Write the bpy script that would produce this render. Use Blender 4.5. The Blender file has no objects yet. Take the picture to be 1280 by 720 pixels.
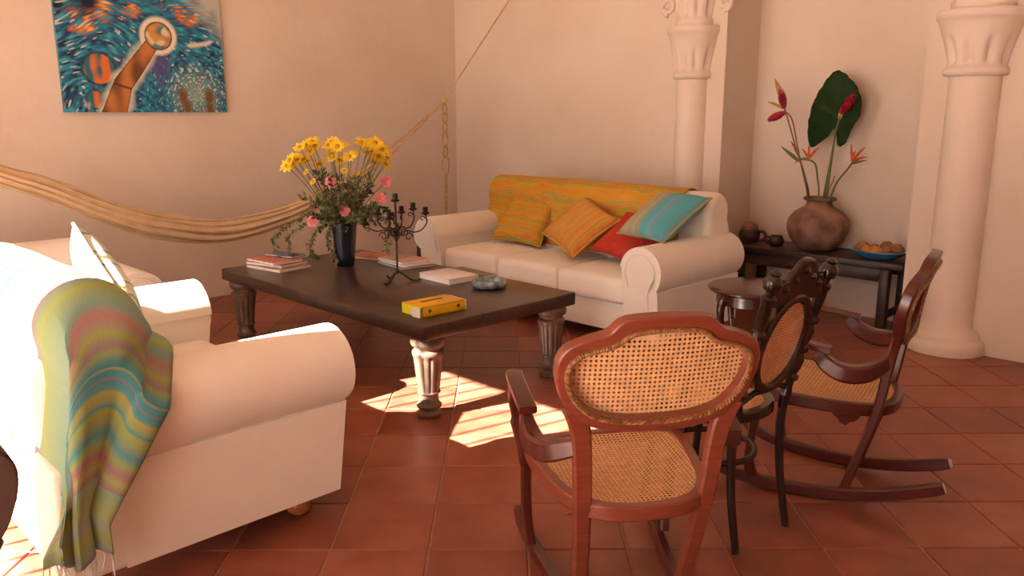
import bpy, bmesh, math, random
from math import sin, cos, pi, radians as R
from mathutils import Vector as V, Matrix, noise

random.seed(7)
SC = bpy.context.scene
COL = SC.collection

# ------------------------------------------------------------------ camera, sky, sun, exposure
cam_d = bpy.data.cameras.new('camera')
cam_d.lens = 1020 * 36 / 1280
cam_d.sensor_width = 36
cam_d.clip_start = 0.05
cam = bpy.data.objects.new('camera', cam_d)
COL.objects.link(cam)
cam.location = (0, 0, 1.45)
cam.rotation_euler = (R(90 - 12.172), 0, R(45.1 - 90))
SC.camera = cam

w = bpy.data.worlds.new('sky')
SC.world = w
w.use_nodes = True
bgn = w.node_tree.nodes['Background']
bgn.inputs[0].default_value = (1.0, 0.965, 0.93, 1)
bgn.inputs[1].default_value = 5.0

sun_d = bpy.data.lights.new('sun', 'SUN')
sun_d.energy = 70
sun_d.angle = R(0.35)
sun_d.color = (1.0, 0.92, 0.80)
sun = bpy.data.objects.new('sun', sun_d)
COL.objects.link(sun)
SUN_DIR = V((0.98, -0.2, -0.66)).normalized()
sun.rotation_euler = SUN_DIR.to_track_quat('-Z', 'Y').to_euler()
sun.location = (-6, 4, 6)

vs = SC.view_settings
vs.view_transform = 'Standard'
vs.look = 'None'
vs.gamma = 1
vs.use_curve_mapping = False
vs.exposure = 0.25

# ------------------------------------------------------------------ materials
MATS = {}


def nm(name):
    m = bpy.data.materials.new(name)
    m.use_nodes = True
    nt = m.node_tree
    b = nt.nodes['Principled BSDF']
    MATS[name] = m
    return m, nt, b


def N(nt, t, **kw):
    n = nt.nodes.new(t)
    for k, v in kw.items():
        if k.startswith('i_'):
            n.inputs[k[2:].replace('_', ' ')].default_value = v
        else:
            setattr(n, k, v)
    return n


def ramp(nt, stops, interp='LINEAR'):
    n = nt.nodes.new('ShaderNodeValToRGB')
    cr = n.color_ramp
    cr.interpolation = interp
    while len(cr.elements) < len(stops):
        cr.elements.new(0.5)
    for e, (p, c) in zip(cr.elements, stops):
        e.position = p
        e.color = (c[0], c[1], c[2], 1)
    return n


def coords(nt, scale=(1, 1, 1), kind='Object', rot=(0, 0, 0)):
    tc = N(nt, 'ShaderNodeTexCoord')
    mp = N(nt, 'ShaderNodeMapping')
    mp.inputs['Scale'].default_value = scale
    mp.inputs['Rotation'].default_value = rot
    nt.links.new(tc.outputs[kind], mp.inputs['Vector'])
    return mp.outputs['Vector']


def plain(name, col, rough=0.6, metal=0.0, var=0.12, scale=12, bump=0.0, bscale=60, coat=0.0, stretch=(1, 1, 1), sheen=0.0, spec=0.5):
    m, nt, b = nm(name)
    vec = coords(nt, stretch)
    no = N(nt, 'ShaderNodeTexNoise')
    no.inputs['Scale'].default_value = scale
    no.inputs['Detail'].default_value = 5
    nt.links.new(vec, no.inputs['Vector'])
    lo = [max(0, c * (1 - var)) for c in col]
    hi = [min(1, c * (1 + var)) for c in col]
    rp = ramp(nt, [(0.3, lo), (0.7, hi)])
    nt.links.new(no.outputs['Fac'], rp.inputs['Fac'])
    nt.links.new(rp.outputs['Color'], b.inputs['Base Color'])
    b.inputs['Roughness'].default_value = rough
    b.inputs['Metallic'].default_value = metal
    b.inputs['Coat Weight'].default_value = coat
    b.inputs['Coat Roughness'].default_value = 0.15
    b.inputs['Sheen Weight'].default_value = sheen
    b.inputs['Specular IOR Level'].default_value = spec
    if bump:
        n2 = N(nt, 'ShaderNodeTexNoise')
        n2.inputs['Scale'].default_value = bscale
        n2.inputs['Detail'].default_value = 4
        nt.links.new(vec, n2.inputs['Vector'])
        bp = N(nt, 'ShaderNodeBump')
        bp.inputs['Strength'].default_value = bump
        bp.inputs['Distance'].default_value = 0.01
        nt.links.new(n2.outputs['Fac'], bp.inputs['Height'])
        nt.links.new(bp.outputs['Normal'], b.inputs['Normal'])
    return m


def wood(name, dark, light, rough=0.3, coat=0.3, scale=6, stretch=(1, 1, 8), bump=0.05):
    m, nt, b = nm(name)
    vec = coords(nt, stretch)
    no = N(nt, 'ShaderNodeTexNoise')
    no.inputs['Scale'].default_value = scale
    no.inputs['Detail'].default_value = 8
    no.inputs['Distortion'].default_value = 1.2
    nt.links.new(vec, no.inputs['Vector'])
    rp = ramp(nt, [(0.3, dark), (0.7, light)])
    nt.links.new(no.outputs['Fac'], rp.inputs['Fac'])
    nt.links.new(rp.outputs['Color'], b.inputs['Base Color'])
    b.inputs['Roughness'].default_value = rough
    b.inputs['Coat Weight'].default_value = coat
    b.inputs['Coat Roughness'].default_value = 0.2
    bp = N(nt, 'ShaderNodeBump')
    bp.inputs['Strength'].default_value = bump
    bp.inputs['Distance'].default_value = 0.005
    nt.links.new(no.outputs['Fac'], bp.inputs['Height'])
    nt.links.new(bp.outputs['Normal'], b.inputs['Normal'])
    return m


def stripes(name, stops, axis=1, freq=1.0, wob=0.03, rough=0.9, fine=220, stretch=None):
    """woven cloth: coloured bands along one object axis, a little wobble, fine threads"""
    m, nt, b = nm(name)
    tc = N(nt, 'ShaderNodeTexCoord')
    sep = N(nt, 'ShaderNodeSeparateXYZ')
    nt.links.new(tc.outputs['UV'], sep.inputs[0])
    no = N(nt, 'ShaderNodeTexNoise')
    mp = N(nt, 'ShaderNodeMapping')
    mp.inputs['Scale'].default_value = (3, 3, 3) if stretch is None else stretch
    nt.links.new(tc.outputs['UV'], mp.inputs['Vector'])
    nt.links.new(mp.outputs['Vector'], no.inputs['Vector'])
    no.inputs['Scale'].default_value = 2.0
    no.inputs['Detail'].default_value = 6
    ma = N(nt, 'ShaderNodeMath', operation='MULTIPLY_ADD')
    nt.links.new(no.outputs['Fac'], ma.inputs[0])
    ma.inputs[1].default_value = wob
    nt.links.new(sep.outputs[axis], ma.inputs[2])
    mu = N(nt, 'ShaderNodeMath', operation='MULTIPLY')
    nt.links.new(ma.outputs[0], mu.inputs[0])
    mu.inputs[1].default_value = freq
    fr = N(nt, 'ShaderNodeMath', operation='FRACT')
    nt.links.new(mu.outputs[0], fr.inputs[0])
    rp = ramp(nt, stops)
    nt.links.new(fr.outputs[0], rp.inputs['Fac'])
    nt.links.new(rp.outputs['Color'], b.inputs['Base Color'])
    b.inputs['Roughness'].default_value = rough
    b.inputs['Specular IOR Level'].default_value = 0.2
    wv = N(nt, 'ShaderNodeTexNoise')
    wv.inputs['Scale'].default_value = fine
    nt.links.new(tc.outputs['UV'], wv.inputs['Vector'])
    bp = N(nt, 'ShaderNodeBump')
    bp.inputs['Strength'].default_value = 0.25
    bp.inputs['Distance'].default_value = 0.003
    nt.links.new(wv.outputs['Fac'], bp.inputs['Height'])
    nt.links.new(bp.outputs['Normal'], b.inputs['Normal'])
    return m


def plaster(name, col, blot):
    m, nt, b = nm(name)
    vec = coords(nt)
    no = N(nt, 'ShaderNodeTexNoise')
    no.inputs['Scale'].default_value = 1.3
    no.inputs['Detail'].default_value = 6
    nt.links.new(vec, no.inputs['Vector'])
    rp = ramp(nt, [(0.35, blot), (0.65, col)])
    nt.links.new(no.outputs['Fac'], rp.inputs['Fac'])
    nt.links.new(rp.outputs['Color'], b.inputs['Base Color'])
    b.inputs['Roughness'].default_value = 0.85
    b.inputs['Specular IOR Level'].default_value = 0.2
    n2 = N(nt, 'ShaderNodeTexNoise')
    n2.inputs['Scale'].default_value = 9
    n2.inputs['Detail'].default_value = 8
    nt.links.new(vec, n2.inputs['Vector'])
    bp = N(nt, 'ShaderNodeBump')
    bp.inputs['Strength'].default_value = 0.22
    bp.inputs['Distance'].default_value = 0.02
    nt.links.new(n2.outputs['Fac'], bp.inputs['Height'])
    nt.links.new(bp.outputs['Normal'], b.inputs['Normal'])
    return m


plaster('plaster', (0.78, 0.665, 0.565), (0.73, 0.60, 0.495))
plain('column_plaster', (0.82, 0.69, 0.59), 0.8, var=0.03, scale=4, bump=0.1, bscale=25, spec=0.2)
plain('patio', (0.62, 0.45, 0.34), 0.8, var=0.1, scale=2)
plain('mortar', (0.40, 0.23, 0.165), 0.9, var=0.2, scale=30)
plain('linen', (0.86, 0.80, 0.71), 0.95, var=0.02, scale=8, bump=0.12, bscale=500, sheen=0.1, spec=0.15)
plain('red_cloth', (0.50, 0.05, 0.03), 0.9, var=0.1, scale=20, bump=0.1, bscale=400, spec=0.15)
wood('mahogany', (0.17, 0.036, 0.019), (0.24, 0.056, 0.028), rough=0.32, coat=0.35)
wood('deep_shaded_mahogany', (0.060, 0.009, 0.005), (0.095, 0.015, 0.008), rough=0.28, coat=0.3)  # deeper wood tone, with some shade put into the colour
wood('dark_mahogany', (0.035, 0.010, 0.007), (0.075, 0.019, 0.011), rough=0.2, coat=0.5)
wood('ebony_wood', (0.008, 0.004, 0.003), (0.022, 0.008, 0.005), rough=0.2, coat=0.35)
wood('table_wood', (0.024, 0.013, 0.009), (0.060, 0.031, 0.020), rough=0.32, coat=0.2, stretch=(7, 1, 2), scale=4)
wood('leg_wood', (0.055, 0.032, 0.022), (0.17, 0.10, 0.065), rough=0.5, coat=0.1, stretch=(1, 1, .3), scale=18, bump=0.2)
wood('console_wood', (0.020, 0.013, 0.010), (0.060, 0.038, 0.027), rough=0.5, coat=0.1, stretch=(5, 1, 2), scale=6)
wood('honey_wood', (0.30, 0.09, 0.02), (0.48, 0.17, 0.04), rough=0.2, coat=0.7, scale=12)
plain('dark_leather', (0.055, 0.043, 0.036), 0.6, var=0.2, scale=12)
plain('bright_cane', (0.88, 0.50, 0.24), 0.55, var=0.12, scale=40)  # cane with light shining through it painted into the colour
plain('pale_tip', (0.62, 0.52, 0.44), 0.5, var=0.1, scale=20)
plain('cane', (0.78, 0.47, 0.22), 0.55, var=0.15, scale=40)
plain('gilt', (0.26, 0.115, 0.035), 0.45, var=0.5, scale=60)
plain('iron', (0.035, 0.022, 0.018), 0.55, metal=0.6, var=0.3, scale=30)
plain('navy_glaze', (0.006, 0.009, 0.022), 0.25, var=0.2, scale=10, coat=0.2)
plain('clay', (0.24, 0.135, 0.092), 0.8, var=0.7, scale=7, bump=0.3, bscale=25)
plain('dark_clay', (0.045, 0.022, 0.018), 0.5, var=0.4, scale=12)
plain('blue_glaze', (0.05, 0.24, 0.44), 0.25, var=0.2, scale=6, coat=0.4)
plain('yellow_petal', (0.92, 0.62, 0.015), 0.7, var=0.1, scale=30)
plain('amber', (0.50, 0.24, 0.01), 0.8, var=0.3, scale=60)
plain('pink_petal', (0.90, 0.28, 0.30), 0.7, var=0.2, scale=30)
plain('stem_green', (0.10, 0.14, 0.035), 0.6, var=0.3, scale=20)
plain('leaf_green', (0.14, 0.165, 0.065), 0.55, var=0.4, scale=25)
plain('leaf_dusk', (0.085, 0.07, 0.035), 0.6, var=0.4, scale=25)
plain('leaf_dark', (0.010, 0.038, 0.006), 0.65, var=0.35, scale=8, bump=0.2, bscale=30, spec=0.2)
plain('stalk_brown', (0.22, 0.11, 0.05), 0.6, var=0.3, scale=20)
plain('crimson', (0.36, 0.008, 0.035), 0.5, var=0.35, scale=40)
plain('orange_bract', (0.48, 0.075, 0.015), 0.5, var=0.3, scale=40)
plain('ochre_bract', (0.42, 0.24, 0.05), 0.6, var=0.3, scale=20)
plain('rope', (0.62, 0.42, 0.22), 0.9, var=0.2, scale=60, bump=0.3, bscale=200)
plain('hammock_cloth', (0.66, 0.47, 0.28), 0.95, var=0.12, scale=10, bump=0.2, bscale=200, spec=0.1)
plain('raffia', (0.50, 0.33, 0.14), 0.8, var=0.3, scale=30)
plain('paper', (0.85, 0.82, 0.80), 0.7, var=0.05, scale=20)
plain('pages', (0.84, 0.79, 0.72), 0.8, var=0.12, scale=8, stretch=(1, 1, 60))
plain('pale_cover', (0.82, 0.76, 0.75), 0.5, var=0.06, scale=10)
plain('olive_cover', (0.16, 0.16, 0.09), 0.4, var=0.5, scale=6)
plain('grey_cover', (0.30, 0.25, 0.24), 0.35, var=0.4, scale=8)
plain('tan_cover', (0.55, 0.34, 0.22), 0.35, var=0.4, scale=9)
plain('rust_cover', (0.50, 0.15, 0.06), 0.35, var=0.4, scale=9)
plain('blue_cover', (0.10, 0.12, 0.28), 0.3, var=0.5, scale=7)
plain('box_yellow', (0.83, 0.47, 0.01), 0.45, var=0.06, scale=10)
plain('box_bright', (0.85, 0.78, 0.02), 0.5, var=0.04, scale=10)
plain('box_green', (0.05, 0.16, 0.03), 0.5, var=0.1, scale=10)
plain('box_dark', (0.05, 0.02, 0.01), 0.7, var=0.1, scale=10)
plain('box_rose', (0.75, 0.36, 0.16), 0.5, var=0.1, scale=10)
plain('flap_white', (0.9, 0.9, 0.86), 0.6, var=0.02, scale=10)
plain('ash_glaze', (0.16, 0.22, 0.25), 0.25, var=0.9, scale=22, coat=0.5)
plain('tuber', (0.34, 0.155, 0.06), 0.65, var=0.3, scale=14, bump=0.15, bscale=40)
plain('mango', (0.52, 0.21, 0.03), 0.45, var=0.25, scale=8)
plain('window_wood', (0.20, 0.11, 0.06), 0.6, var=0.25, scale=10, stretch=(4, 4, .5))
plain('canvas_edge', (0.10, 0.22, 0.28), 0.8, var=0.4, scale=12)

# cover with red and cream bands (a printed magazine)
stripes('striped_cover', [(0, (.55, .10, .05)), (.30, (.60, .12, .05)), (.36, (.75, .6, .5)), (.55, (.7, .55, .45)), (.62, (.5, .1, .05)), (1, (.55, .10, .05))],
        axis=0, freq=5, wob=0.05, rough=0.35)
YEL = [(0, (.60, .33, .03)), (.10, (.66, .24, .03)), (.16, (.62, .38, .04)), (.26, (.52, .36, .05)), (.33, (.34, .31, .10)), (.38, (.62, .34, .03)), (.48, (.66, .20, .04)), (.54, (.64, .38, .03)), (.62, (.55, .36, .05)),
       (.70, (.64, .22, .06)), (.76, (.60, .36, .04)), (.84, (.36, .32, .10)), (.90, (.64, .30, .03)), (1, (.60, .33, .03))]
stripes('yellow_throw', YEL, axis=0, freq=4.2, wob=0.20, stretch=(16, 1.6, 1))
stripes('yellow_weave', YEL, axis=1, freq=2.6, wob=0.22, stretch=(1.6, 16, 1))
stripes('amber_weave', [(0, (.58, .30, .05)), (.2, (.66, .20, .04)), (.3, (.62, .36, .07)), (.45, (.40, .34, .09)), (.55, (.70, .30, .05)),
                        (.7, (.72, .18, .05)), (.8, (.58, .38, .10)), (1, (.58, .30, .05))], axis=0, freq=6.5, wob=0.10, stretch=(14, 1.8, 1))
stripes('aqua_weave', [(0, (.38, .35, .18)), (.08, (.42, .38, .22)), (.13, (.32, .36, .30)), (.18, (.46, .44, .16)), (.24, (.42, .34, .28)), (.30, (.32, .38, .32)), (.36, (.48, .46, .14)), (.41, (.40, .30, .26)),
                       (.47, (.16, .42, .44)), (.56, (.10, .42, .48)), (.64, (.16, .46, .50)), (.70, (.26, .32, .44)), (.74, (.12, .42, .48)), (.86, (.10, .40, .46)), (1, (.12, .40, .46))],
        axis=0, freq=.999, wob=0.04, stretch=(8, 1, 1))
GRN = [(0, (.25, .38, .27)), (.10, (.33, .41, .16)), (.16, (.30, .38, .32)), (.22, (.34, .41, .12)), (.28, (.24, .38, .30)), (.33, (.40, .26, .26)), (.36, (.24, .38, .28)), (.42, (.36, .43, .12)),
       (.46, (.20, .37, .32)), (.49, (.42, .22, .20)), (.51, (.34, .30, .26)), (.53, (.34, .41, .12)), (.56, (.30, .24, .28)), (.575, (.30, .40, .16)), (.60, (.12, .36, .38)), (.618, (.07, .33, .38)), (.622, (.45, .42, .12)), (.63, (.07, .33, .38)),
       (.652, (.08, .34, .38)), (.656, (.40, .18, .26)), (.664, (.08, .34, .38)), (.69, (.12, .36, .38)), (.70, (.44, .42, .12)), (.735, (.28, .40, .18)), (.75, (.10, .34, .38)), (.76, (.34, .42, .10)), (.80, (.28, .37, .18)), (.84, (.10, .33, .36)), (.88, (.30, .41, .14)), (.92, (.36, .20, .22)), (.96, (.38, .40, .16)), (1, (.30, .20, .22))]
stripes('green_throw', GRN, axis=1, freq=2.3, wob=0.010, stretch=(2, 3, 1))
stripes('pale_weave', [(0, (.70, .72, .60)), (.2, (.75, .74, .62)), (.28, (.10, .34, .36)), (.34, (.72, .72, .60)), (.5, (.6, .62, .35)), (.58, (.75, .74, .62)),
                       (.7, (.12, .36, .40)), (.74, (.70, .70, .55)), (1, (.70, .72, .60))], axis=0, freq=2.5, wob=0.03)
M = MATS

# terracotta tiles: every tile its own tone
m, nt, b = nm('terracotta')
oi = N(nt, 'ShaderNodeObjectInfo')
vec = coords(nt, (1, 1, 1))
add = N(nt, 'ShaderNodeVectorMath', operation='ADD')
cmb = N(nt, 'ShaderNodeCombineXYZ')
mul = N(nt, 'ShaderNodeMath', operation='MULTIPLY')
mul.inputs[1].default_value = 37
nt.links.new(oi.outputs['Random'], mul.inputs[0])
nt.links.new(mul.outputs[0], cmb.inputs[0])
nt.links.new(mul.outputs[0], cmb.inputs[1])
nt.links.new(vec, add.inputs[0])
nt.links.new(cmb.outputs[0], add.inputs[1])
no = N(nt, 'ShaderNodeTexNoise')
no.inputs['Scale'].default_value = 5
no.inputs['Detail'].default_value = 6
nt.links.new(add.outputs[0], no.inputs['Vector'])
rp = ramp(nt, [(0.25, (0.19, 0.050, 0.029)), (0.5, (0.27, 0.078, 0.045)), (0.8, (0.36, 0.128, 0.076))])
mx = N(nt, 'ShaderNodeMath', operation='MULTIPLY_ADD')
nt.links.new(oi.outputs['Random'], mx.inputs[0])
mx.inputs[1].default_value = 0.30
sb = N(nt, 'ShaderNodeMath', operation='SUBTRACT')
nt.links.new(no.outputs['Fac'], sb.inputs[0])
sb.inputs[1].default_value = 0.15
nt.links.new(sb.outputs[0], mx.inputs[2])
nt.links.new(mx.outputs[0], rp.inputs['Fac'])
nt.links.new(rp.outputs['Color'], b.inputs['Base Color'])
rr = N(nt, 'ShaderNodeMapRange')
rr.inputs['To Min'].default_value = 0.30
rr.inputs['To Max'].default_value = 0.52
nt.links.new(no.outputs['Fac'], rr.inputs['Value'])
nt.links.new(rr.outputs[0], b.inputs['Roughness'])
bp = N(nt, 'ShaderNodeBump')
bp.inputs['Strength'].default_value = 0.12
bp.inputs['Distance'].default_value = 0.01
nt.links.new(no.outputs['Fac'], bp.inputs['Height'])
nt.links.new(bp.outputs['Normal'], b.inputs['Normal'])

# painted canvas: colour comes with the picture's own points
m, nt, b = nm('painted_canvas')
at_ = N(nt, 'ShaderNodeVertexColor')
at_.layer_name = 'paint'
nt.links.new(at_.outputs['Color'], b.inputs['Base Color'])
b.inputs['Roughness'].default_value = 0.55

# ------------------------------------------------------------------ mesh helpers


class MB:
    """collects shapes; build() links them as ONE mesh object"""

    def __init__(s):
        s.v = []
        s.f = []
        s.uv = {}
        s.fm = []

    def add(s, vs_, fs, mat=0):
        o = len(s.v)
        s.v += [tuple(p) for p in vs_]
        s.f += [tuple(i + o for i in f) for f in fs]
        s.fm += [mat] * len(fs)
        return o

    def box(s, c, d, m=None, mat=0):
        x, y, z = d[0] / 2, d[1] / 2, d[2] / 2
        ps = [V((a * x, b_ * y, e * z)) for e in (-1, 1) for b_ in (-1, 1) for a in (-1, 1)]
        if m is not None:
            ps = [m @ p for p in ps]
        ps = [p + V(c) for p in ps]
        s.add(ps, [(0, 2, 3, 1), (4, 5, 7, 6), (0, 1, 5, 4), (2, 6, 7, 3), (0, 4, 6, 2), (1, 3, 7, 5)], mat)
        return s

    def tube(s, pts, r, n=10, cap=True, closed=False, flat=None, up=None, mat=0):
        """swept tube; r a number or list; flat=(a,b) gives a rectangular-ish section half sizes (list or pair)"""
        P = [V(p) for p in pts]
        k = len(P)
        rs = r if isinstance(r, (list, tuple)) else [r] * k
        T = []
        for i in range(k):
            if closed:
                t = P[(i + 1) % k] - P[i - 1]
            else:
                t = P[min(i + 1, k - 1)] - P[max(i - 1, 0)]
            if t.length < 1e-9:
                t = V((0, 0, 1))
            T.append(t.normalized())
        if up is not None:
            ref = V(up)
            nrm = (ref - T[0] * ref.dot(T[0])).normalized()
        else:
            ref = V((0, 0, 1)) if abs(T[0].z) < 0.9 else V((1, 0, 0))
            nrm = (ref - T[0] * ref.dot(T[0])).normalized()
        vs_ = []
        for i in range(k):
            if up is not None:
                ref = V(up)
                q = ref - T[i] * ref.dot(T[i])
                if q.length > 1e-4:
                    nrm = q.normalized()
            else:
                q = nrm - T[i] * nrm.dot(T[i])
                if q.length > 1e-6:
                    nrm = q.normalized()
            bi = T[i].cross(nrm)
            if flat is not None:
                fa, fb = flat[i] if isinstance(flat[0], (list, tuple)) else flat
                ch = min(fa, fb) * 0.35
                sec = [(fa, fb - ch), (fa - ch, fb), (-fa + ch, fb), (-fa, fb - ch), (-fa, -fb + ch), (-fa + ch, -fb), (fa - ch, -fb), (fa, -fb + ch)]
                n = 8
                for a, b_ in sec:
                    vs_.append(P[i] + bi * a + nrm * b_)
            else:
                for j in range(n):
                    a = 2 * pi * j / n
                    vs_.append(P[i] + (nrm * cos(a) + bi * sin(a)) * rs[i])
        fs = []
        for i in range(k if closed else k - 1):
            for j in range(n):
                a = i * n + j
                b_ = i * n + (j + 1) % n
                c = ((i + 1) % k) * n + (j + 1) % n
                d = ((i + 1) % k) * n + j
                fs.append((a, b_, c, d))
        if cap and not closed:
            fs.append(tuple(range(n - 1, -1, -1)))
            fs.append(tuple((k - 1) * n + j for j in range(n)))
        s.add(vs_, fs, mat)
        return s

    def lathe(s, prof, n=24, c=(0, 0, 0), m=None, mod=None, cap=True, mat=0):
        vs_ = []
        for r, z in prof:
            for j in range(n):
                a = 2 * pi * j / n
                rr_ = r if mod is None else r * mod(a, z)
                p = V((rr_ * cos(a), rr_ * sin(a), z))
                if m is not None:
                    p = m @ p
                vs_.append(p + V(c))
        fs = []
        k = len(prof)
        for i in range(k - 1):
            for j in range(n):
                fs.append((i * n + j, i * n + (j + 1) % n, (i + 1) * n + (j + 1) % n, (i + 1) * n + j))
        if cap:
            fs.append(tuple(range(n - 1, -1, -1)))
            fs.append(tuple((k - 1) * n + j for j in range(n)))
        s.add(vs_, fs, mat)
        return s

    def prism(s, poly, f0, f1, mat=0):
        """poly: 2-D points; f0,f1 map (a,b) to 3-D for the two faces"""
        n = len(poly)
        vs_ = [f0(*p) for p in poly] + [f1(*p) for p in poly]
        fs = [tuple(range(n - 1, -1, -1)), tuple(range(n, 2 * n))]
        fs += [(i, (i + 1) % n, n + (i + 1) % n, n + i) for i in range(n)]
        s.add(vs_, fs, mat)
        return s

    def ring(s, outer, inner, f0, f1, mat=0):
        """flat frame between two outlines with the same number of points"""
        n = len(outer)
        vs_ = [f0(*p) for p in outer] + [f0(*p) for p in inner] + [f1(*p) for p in outer] + [f1(*p) for p in inner]
        fs = []
        for i in range(n):
            j = (i + 1) % n
            fs += [(j, i, n + i, n + j), (2 * n + i, 2 * n + j, 3 * n + j, 3 * n + i), (i, j, 2 * n + j, 2 * n + i), (n + j, n + i, 3 * n + i, 3 * n + j)]
        s.add(vs_, fs, mat)
        return s

    def grid(s, fn, nu, nv, mat=0, uvs=(1, 1)):
        """fn(u,v) for u,v in 0..1"""
        vs_ = [fn(i / nu, j / nv) for j in range(nv + 1) for i in range(nu + 1)]
        fs = [(j * (nu + 1) + i, j * (nu + 1) + i + 1, (j + 1) * (nu + 1) + i + 1, (j + 1) * (nu + 1) + i) for j in range(nv) for i in range(nu)]
        o = s.add(vs_, fs, mat)
        for j in range(nv + 1):
            for i in range(nu + 1):
                s.uv[o + j * (nu + 1) + i] = (i / nu * uvs[0], j / nv * uvs[1])
        return s

    def build(s, name, mat, parent=None, smooth=40, kind=None, label=None, weld=False):
        me = bpy.data.meshes.new(name)
        me.from_pydata(s.v, [], s.f)
        mats = mat if isinstance(mat, (list, tuple)) else [mat]
        for q in mats:
            me.materials.append(MATS[q])
        if len(mats) > 1:
            me.polygons.foreach_set('material_index', s.fm)
        if s.uv:
            ul = me.uv_layers.new(name='UVMap')
            for l in me.loops:
                ul.data[l.index].uv = s.uv.get(l.vertex_index, (0, 0))
        if weld:
            bm = bmesh.new()
            bm.from_mesh(me)
            bmesh.ops.remove_doubles(bm, verts=bm.verts, dist=1e-5)
            bm.to_mesh(me)
            bm.free()
        bm = bmesh.new()
        bm.from_mesh(me)
        bmesh.ops.recalc_face_normals(bm, faces=bm.faces)
        bm.to_mesh(me)
        bm.free()
        if smooth:
            me.shade_smooth()
            me.set_sharp_from_angle(angle=R(smooth))
        me.update()
        o = bpy.data.objects.new(name, me)
        COL.objects.link(o)
        if parent is not None:
            o.parent = parent
        if kind:
            o['kind'] = kind
        if label:
            o['label'] = label
        return o


def tag(o, label, cat, group=None, kind=None):
    o['label'] = label
    o['category'] = cat
    if group:
        o['group'] = group
    if kind:
        o['kind'] = kind
    return o


def thing(name, label, cat, loc=(0, 0, 0), rz=0, group=None):
    o = bpy.data.objects.new(name, None)
    COL.objects.link(o)
    o.location = loc
    o.rotation_euler = (0, 0, rz)
    o.empty_display_size = 0.05
    return tag(o, label, cat, group)


def struct(name, mb, mat, label=None, smooth=0):
    o = mb.build(name, mat, smooth=smooth)
    o['kind'] = 'structure'
    if label:
        o['label'] = label
    return o


def copy_tree(o, parent=None):
    c = o.copy()
    COL.objects.link(c)
    c.parent = parent
    for ch in list(o.children):
        copy_tree(ch, c)
    return c


def bevel(o, wd=0.005, seg=2, ang=35):
    md = o.modifiers.new('bevel', 'BEVEL')
    md.width = wd
    md.segments = seg
    md.limit_method = 'ANGLE'
    md.angle_limit = R(ang)
    md.harden_normals = False
    o.data.shade_smooth()
    return o


def solid(o, t=0.004, off=1):
    md = o.modifiers.new('thickness', 'SOLIDIFY')
    md.thickness = t
    md.offset = off
    return o


def catmull(pts, per=6, closed=False):
    P = [V(p) for p in pts]
    k = len(P)
    out = []
    rng = range(k if closed else k - 1)
    for i in rng:
        p0 = P[i - 1] if (closed or i > 0) else P[0]
        p1 = P[i]
        p2 = P[(i + 1) % k]
        p3 = P[(i + 2) % k] if (closed or i + 2 < k) else P[-1]
        for j in range(per):
            t = j / per
            out.append(0.5 * ((2 * p1) + (p2 - p0) * t + (2 * p0 - 5 * p1 + 4 * p2 - p3) * t * t + (3 * p1 - p0 - 3 * p2 + p3) * t ** 3))
    if not closed:
        out.append(P[-1])
    return out


def mirror_outline(half, per=4):
    """right half of an outline from bottom centre to top centre -> closed smooth outline of (x,y)"""
    full = [(x, y) for x, y in half] + [(-x, y) for x, y in half[-2:0:-1]]
    return [(p.x, p.y) for p in catmull([(x, y, 0) for x, y in full], per, True)]


def rbox(mb, c, h, r, crown=0.0, rot=None, nr=4, nm_=6, mat=0):
    """rounded box: centre c, half sizes h, edge radius r"""
    def ticks(hh):
        rr_ = min(r, hh * 0.98)
        a = [-hh + rr_ * (1 - cos(pi / 2 * i / nr)) for i in range(nr)]
        mid = [-hh + rr_ + (2 * hh - 2 * rr_) * i / nm_ for i in range(nm_ + 1)]
        return a + mid + [-q for q in reversed(a)]
    def fix(p):
        q = V((max(-h[0] + r, min(h[0] - r, p[0])) if h[0] > r else 0, max(-h[1] + r, min(h[1] - r, p[1])) if h[1] > r else 0, max(-h[2] + r, min(h[2] - r, p[2])) if h[2] > r else 0))
        d = V(p) - q
        if d.length > 1e-9:
            d = d.normalized() * r
        o = q + d
        if crown:
            k = max(0, 1 - (o.x / h[0]) ** 2) * max(0, 1 - (o.y / h[1]) ** 2)
            o.z += crown * k * (1 if o.z > 0 else -0.3)
        if rot is not None:
            o = rot @ o
        return o + V(c)
    tx, ty, tz = ticks(h[0]), ticks(h[1]), ticks(h[2])
    for ax, (A, B_) in ((0, (ty, tz)), (1, (tx, tz)), (2, (tx, ty))):
        for sg in (-1, 1):
            vs_ = []
            for b_ in B_:
                for a in A:
                    p = [0, 0, 0]
                    p[ax] = sg * h[ax]
                    o_ = [i for i in range(3) if i != ax]
                    p[o_[0]] = a
                    p[o_[1]] = b_
                    vs_.append(fix(p))
            n = len(A)
            fs = [(j * n + i, j * n + i + 1, (j + 1) * n + i + 1, (j + 1) * n + i) for j in range(len(B_) - 1) for i in range(n - 1)]
            mb.add(vs_, fs, mat)
    return mb


def inside_spans(poly, p, d):
    """intervals of t where p + t d lies in the 2-D polygon"""
    ts = []
    n = len(poly)
    for i in range(n):
        a, b_ = poly[i], poly[(i + 1) % n]
        ex, ey = b_[0] - a[0], b_[1] - a[1]
        den = d[0] * ey - d[1] * ex
        if abs(den) < 1e-12:
            continue
        t = ((a[0] - p[0]) * ey - (a[1] - p[1]) * ex) / den
        u = ((a[0] - p[0]) * d[1] - (a[1] - p[1]) * d[0]) / den
        if 0 <= u < 1:
            ts.append(t)
    ts.sort()
    return [(ts[i], ts[i + 1]) for i in range(0, len(ts) - 1, 2)]


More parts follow.
